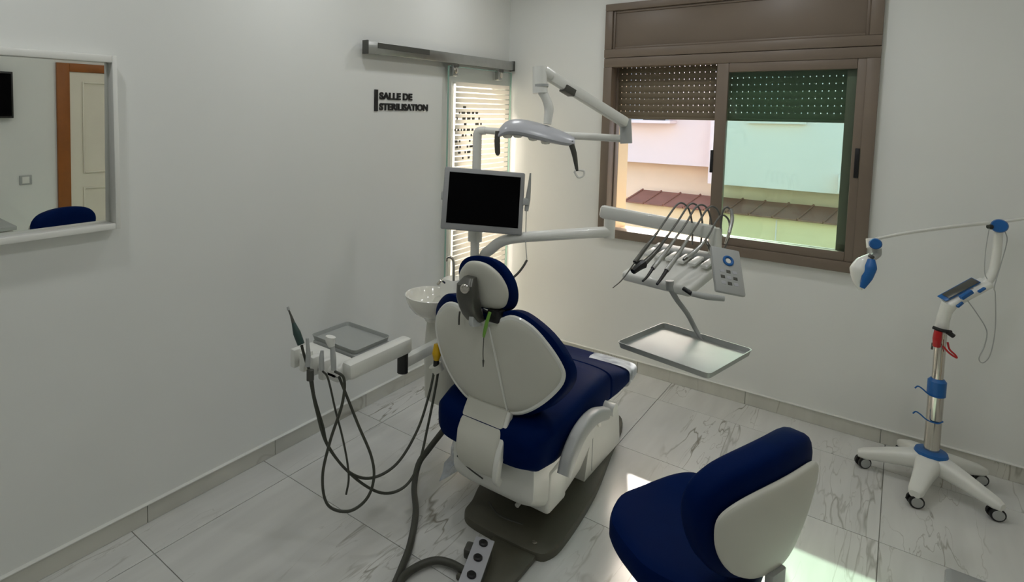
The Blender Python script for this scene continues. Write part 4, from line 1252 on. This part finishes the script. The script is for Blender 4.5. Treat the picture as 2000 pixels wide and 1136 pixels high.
for k in range(5):
    a = math.radians(20 + 72 * k)
    e = Vector((SX + .255 * math.cos(a), SY + .255 * math.sin(a), .068))
    h = NB(); bar(h, (SX + .03 * math.cos(a), SY + .03 * math.sin(a), .10), e, .035, .026, .008); build('base_leg', h, M['chrome'], st)
    castor(st, e, a + .6, .026, M['grey'])

# ------------------------------------------------------------------ whitening lamp on its wheeled stand
LX, LY = 2.474, -0.305
wl = thing('whitening_lamp', (LX, LY, 0), 'white and blue mobile whitening lamp on a five legged castor stand', 'lamp')
for k in range(5):
    a = math.radians(186 + 72 * k)
    d = Vector((math.cos(a), math.sin(a), 0)); s = Vector((-d.y, d.x, 0))
    rad = .245 if k != 4 else .232
    rings = []
    for r_, z, w, t in ((.0, .115, .045, .040), (.06, .112, .045, .040), (.13, .098, .036, .034), (.20, .080, .030, .027), (rad, .069, .027, .022), (rad + .022, .064, .018, .014)):
        rings.append([Vector((LX, LY, 0)) + d * r_ + s * a_ + Vector((0, 0, z + b_)) for a_, b_ in rrect(w, t, min(w, t) * .7, 4)])
    h = NB(); skin(h, rings); lg = build('base_leg', h, M['white'], wl)
    castor(wl, Vector((LX, LY, 0)) + d * rad, math.radians(200) if k != 0 else math.radians(215), .0285, M['grey'])
h = NB(); lathe(h, (LX, LY, .10), [(0.062, 0), (0.066, .03), (0.058, .052), (0.030, .056)]); build('base_hub', h, M['white'], wl)
h = NB(); lathe(h, (LX, LY, .146), [(0.058, 0), (0.062, .006), (0.058, .018), (0.026, .024)]); build('base_collar', h, M['blue'], wl)
h = NB(); cyl(h, (LX, LY, .165), (LX, LY, .47), .029, seg=24); lower = build('lower_pole', h, M['chrome'], wl)
h = NB(); cyl(h, (LX, LY, .46), (LX, LY, .735), .021, seg=24); build('upper_pole', h, M['chrome'], wl)
h = NB(); lathe(h, (LX, LY, .425), [(0.030, 0), (0.034, .004), (0.034, .07), (0.024, .082)]); build('clamp_collar', h, M['blue'], wl)
for z in (.435, .315):
    h = NB(); L0 = Vector((LX, LY, z))
    tube(h, [L0 + Vector((.030, -.006, 0)), L0 + Vector((.010, -.034, -.004)), L0 + Vector((-.025, -.032, .0)), L0 + Vector((-.050, -.042, .022)), L0 + Vector((-.066, -.044, .030)), L0 + Vector((-.076, -.044, .018))], .0032, 8)
    build('cable_hook', h, M['blue'], wl)
h = NB(); tube(h, [(LX, LY, .72), (LX + .001, LY, .77), (LX + .008, LY, .82), (LX + .02, LY - .004, .862)], [.026, .024, .024, .03], 16); build('neck', h, M['white'], wl)
# console
q0, q1 = Vector((2.4721, -0.3141, 0.8666)), Vector((2.6043, -0.2215, 0.9732))
cdir = (q1 - q0).normalized(); cup = Vector((-.35, -.55, .76))
h = NB(); obox(h, (q0 + q1) / 2 + Vector((.01, 0, -.012)), cdir, cup, ((q1 - q0).length + .01, .062, .032), .012, 3); con = build('console', h, M['white'], wl)
ez_ = (cup - cdir * cup.dot(cdir)).normalized()
h = NB(); obox(h, (q0 + q1) / 2 + Vector((-.012, 0, -.012)) + ez_ * .018, cdir, cup, ((q1 - q0).length * .86, .044, .005), .002); build('console_rim', h, M['blue'], con)
h = NB(); obox(h, (q0 + q1) / 2 + Vector((-.006, 0, -.008)) + ez_ * .021, cdir, cup, ((q1 - q0).length * .74, .036, .004), .001); build('display', h, M['mount'], con)
for a, b, d_ in ((1888, 574, 2.60), (1917, 566, 2.60), (1874, 594, 2.60)):
    pass
h = NB(); bar(h, (2.5251, -0.3389, 0.8980), (2.5610, -0.3128, 0.9316), .02, .018, .004); build('side_grip', h, M['blue'], con)
h = NB(); bar(h, (2.5839, -0.2945, 0.9276), (2.6054, -0.2751, 0.9459), .012, .010, .003); build('side_switch', h, M['blue'], con)
h = NB(); bar(h, (2.5165, -0.3308, 0.8549), (2.5345, -0.3141, 0.8756), .012, .012, .003); build('lock_lever', h, M['blue'], con)
# rising arm, top joint, long thin arm
TJ = Vector((2.6368, -0.1969, 1.2143))
h = NB(); tube(h, [(2.5684, -0.2557, 0.9247), (2.6051, -0.2295, 0.9519), (2.6299, -0.2110, 0.9991), (2.6381, -0.1975, 1.0673), (2.6397, -0.1947, 1.1478), (2.6394, -0.1962, 1.2008)], [.018, .018, .017, .016, .015], 14); build('rising_arm', h, M['white'], wl)
h = NB(); lathe(h, Vector((2.6456, -0.1387, 1.2072)), [(.0265, 0), (.030, .01), (.030, .075), (.026, .085)], (Vector((2.6244, -0.3603, 1.2357)) - Vector((2.6456, -0.1387, 1.2072))), 22); build('top_joint', h, M['blue'], wl)
h = NB(); tube(h, [(2.6125, -0.2172, 1.2093), (2.6019, -0.2257, 1.2113)], [.012, .010], 10); build('joint_screw', h, M['black'], wl)
h = NB(); tube(h, [(2.2289, -0.8164, 1.1941), (2.3214, -0.6620, 1.2072), (2.4568, -0.4469, 1.2186), (2.5997, -0.2387, 1.2289)], [.006, .007, .008, .009], 10)
tube(h, [(2.6272, -0.2034, 1.2277), (2.6980, -0.1314, 1.2409), (2.8131, -0.0225, 1.2620)], .007, 10); build('long_arm', h, M['white'], wl)
h = NB(); lathe(h, Vector((2.8166, -0.0196, 1.2621)), [(.02, -.02), (.026, 0), (.026, .05), (.02, .06)], (1, .5, 0)); build('counterweight', h, M['white'], wl)
# lamp head
h = NB(); tube(h, [(2.2125, -0.8170, 1.1918), (2.2183, -0.8287, 1.1566)], [.019, .020], 14); build('head_knuckle', h, M['white'], wl)
h = NB(); lathe(h, Vector((2.2271, -0.8263, 1.1744)), [(.020, -.012), (.022, 0), (.022, .022), (.018, .028)], (Vector((2.2297, -0.9451, 1.1945)) - Vector((2.2270, -0.8200, 1.1734))), 18); build('knuckle_cap', h, M['blue'], wl)
h = NB(); tube(h, [(2.2311, -0.8058, 1.1526), (2.2324, -0.8070, 1.1298), (2.2209, -0.8308, 1.1153)], [.017, .016, .012], 12); build('head_yoke', h, M['grey'], wl)
h = NB(); tube(h, [(2.2140, -0.8479, 1.1299), (2.1966, -0.8650, 1.1007), (2.1842, -0.8784, 1.0674), (2.1835, -0.8831, 1.0262), (2.1921, -0.8797, 0.9893)], [.010, .030, .036, .022, .006], 16, flat=.9); build('lamp_head', h, M['white'], wl)
h = NB(); tube(h, [(2.2191, -0.8834, 1.1206), (2.2181, -0.8939, 1.0892), (2.2095, -0.9049, 1.0484), (2.1976, -0.9124, 1.0062)], [.012, .022, .019, .009], 14, flat=.7); build('head_cover', h, M['blue'], wl)
h = NB(); tube(h, [(2.2151, -0.8671, 1.1231), (2.2194, -0.8628, 1.1314)], .011, 10, smooth=False); build('head_hinge', h, M['dark'], wl)
# cable
h = NB(); tube(h, [(2.5517, -0.2994, 0.8827), (2.5855, -0.2899, 0.8301), (2.6219, -0.2802, 0.7601), (2.6190, -0.2892, 0.6928), (2.6033, -0.3076, 0.6364), (2.6200, -0.2957, 0.6188), (2.6419, -0.2738, 0.6596), (2.6508, -0.2554, 0.7719), (2.6433, -0.2344, 0.9146), (2.6378, -0.2356, 0.9482), (2.6543, -0.2120, 1.0499), (2.6691, -0.1898, 1.1514), (2.6591, -0.1808, 1.1944)], .0021, 6); build('cable', h, M['grey'], wl)
h = NB(); tube(h, [(2.6047, -0.2370, 1.2042), (2.5985, -0.2520, 1.1050), (2.6005, -0.2593, 1.0150), (2.6113, -0.2539, 0.9815)], .0018, 6); build('thin_cable', h, M['grey'], wl)

rg_ = thing('hanging_strap', (LX, LY - .03, .66), 'red and black strap hung on the whitening lamp pole', 'strap')
h = NB(); tube(h, [(LX - .012, LY - .036, .735), (LX - .014, LY - .040, .70), (LX - .014, LY - .038, .665)], [.019, .021, .018], 14, flat=.8); build('red_wrap', h, M['red'], rg_)
h = NB(); tube(h, [(LX - .03, LY - .03, .745), (LX, LY - .045, .742), (LX + .03, LY - .025, .738)], .008, 8); tube(h, [(LX + .018, LY - .035, .738), (LX + .04, LY - .03, .722)], .010, 8, smooth=False); build('black_buckle', h, M['black'], rg_)
h = NB(); tube(h, [(LX + .006, LY - .04, .672), (LX + .03, LY - .038, .645), (LX + .055, LY - .03, .628), (LX + .05, LY - .03, .64), (LX + .03, LY - .03, .66), (LX + .022, LY - .03, .69)], .004, 8); build('strap_loop', h, M['red'], rg_)
h = NB(); tube(h, [(LX - .028, LY - .034, .675), (LX - .029, LY - .034, .645)], .004, 8, smooth=False); build('strap_end', h, M['dark'], rg_)

# ------------------------------------------------------------------ pale rounded box at the lower right corner
fb_ = thing('floor_box', (2.6517, -1.0815, 0.0000), 'pale rounded low box on the floor at the lower right corner', 'box')
p0 = Vector((2.5093, -1.0183, 0.0600))
bx, by = p0.x, p0.y
h = NB(); prism(h, [(bx + .14 + a, by - .115 + b) for a, b in rrect(.15, .115, .022, 6)], .002, .058, inset=.006); build('body', h, M['bezel'], fb_)
h = NB(); prism(h, [(bx + .15 + a, by - .125 + b) for a, b in rrect(.10, .07, .02, 5)], .057, .062, inset=.002); build('lid', h, M['grey'], fb_)
h = NB(); prism(h, [(bx + .14 + a, by - .115 + b) for a, b in rrect(.13, .10, .03, 5)], 0, .004); build('rubber_foot', h, M['dark'], fb_)
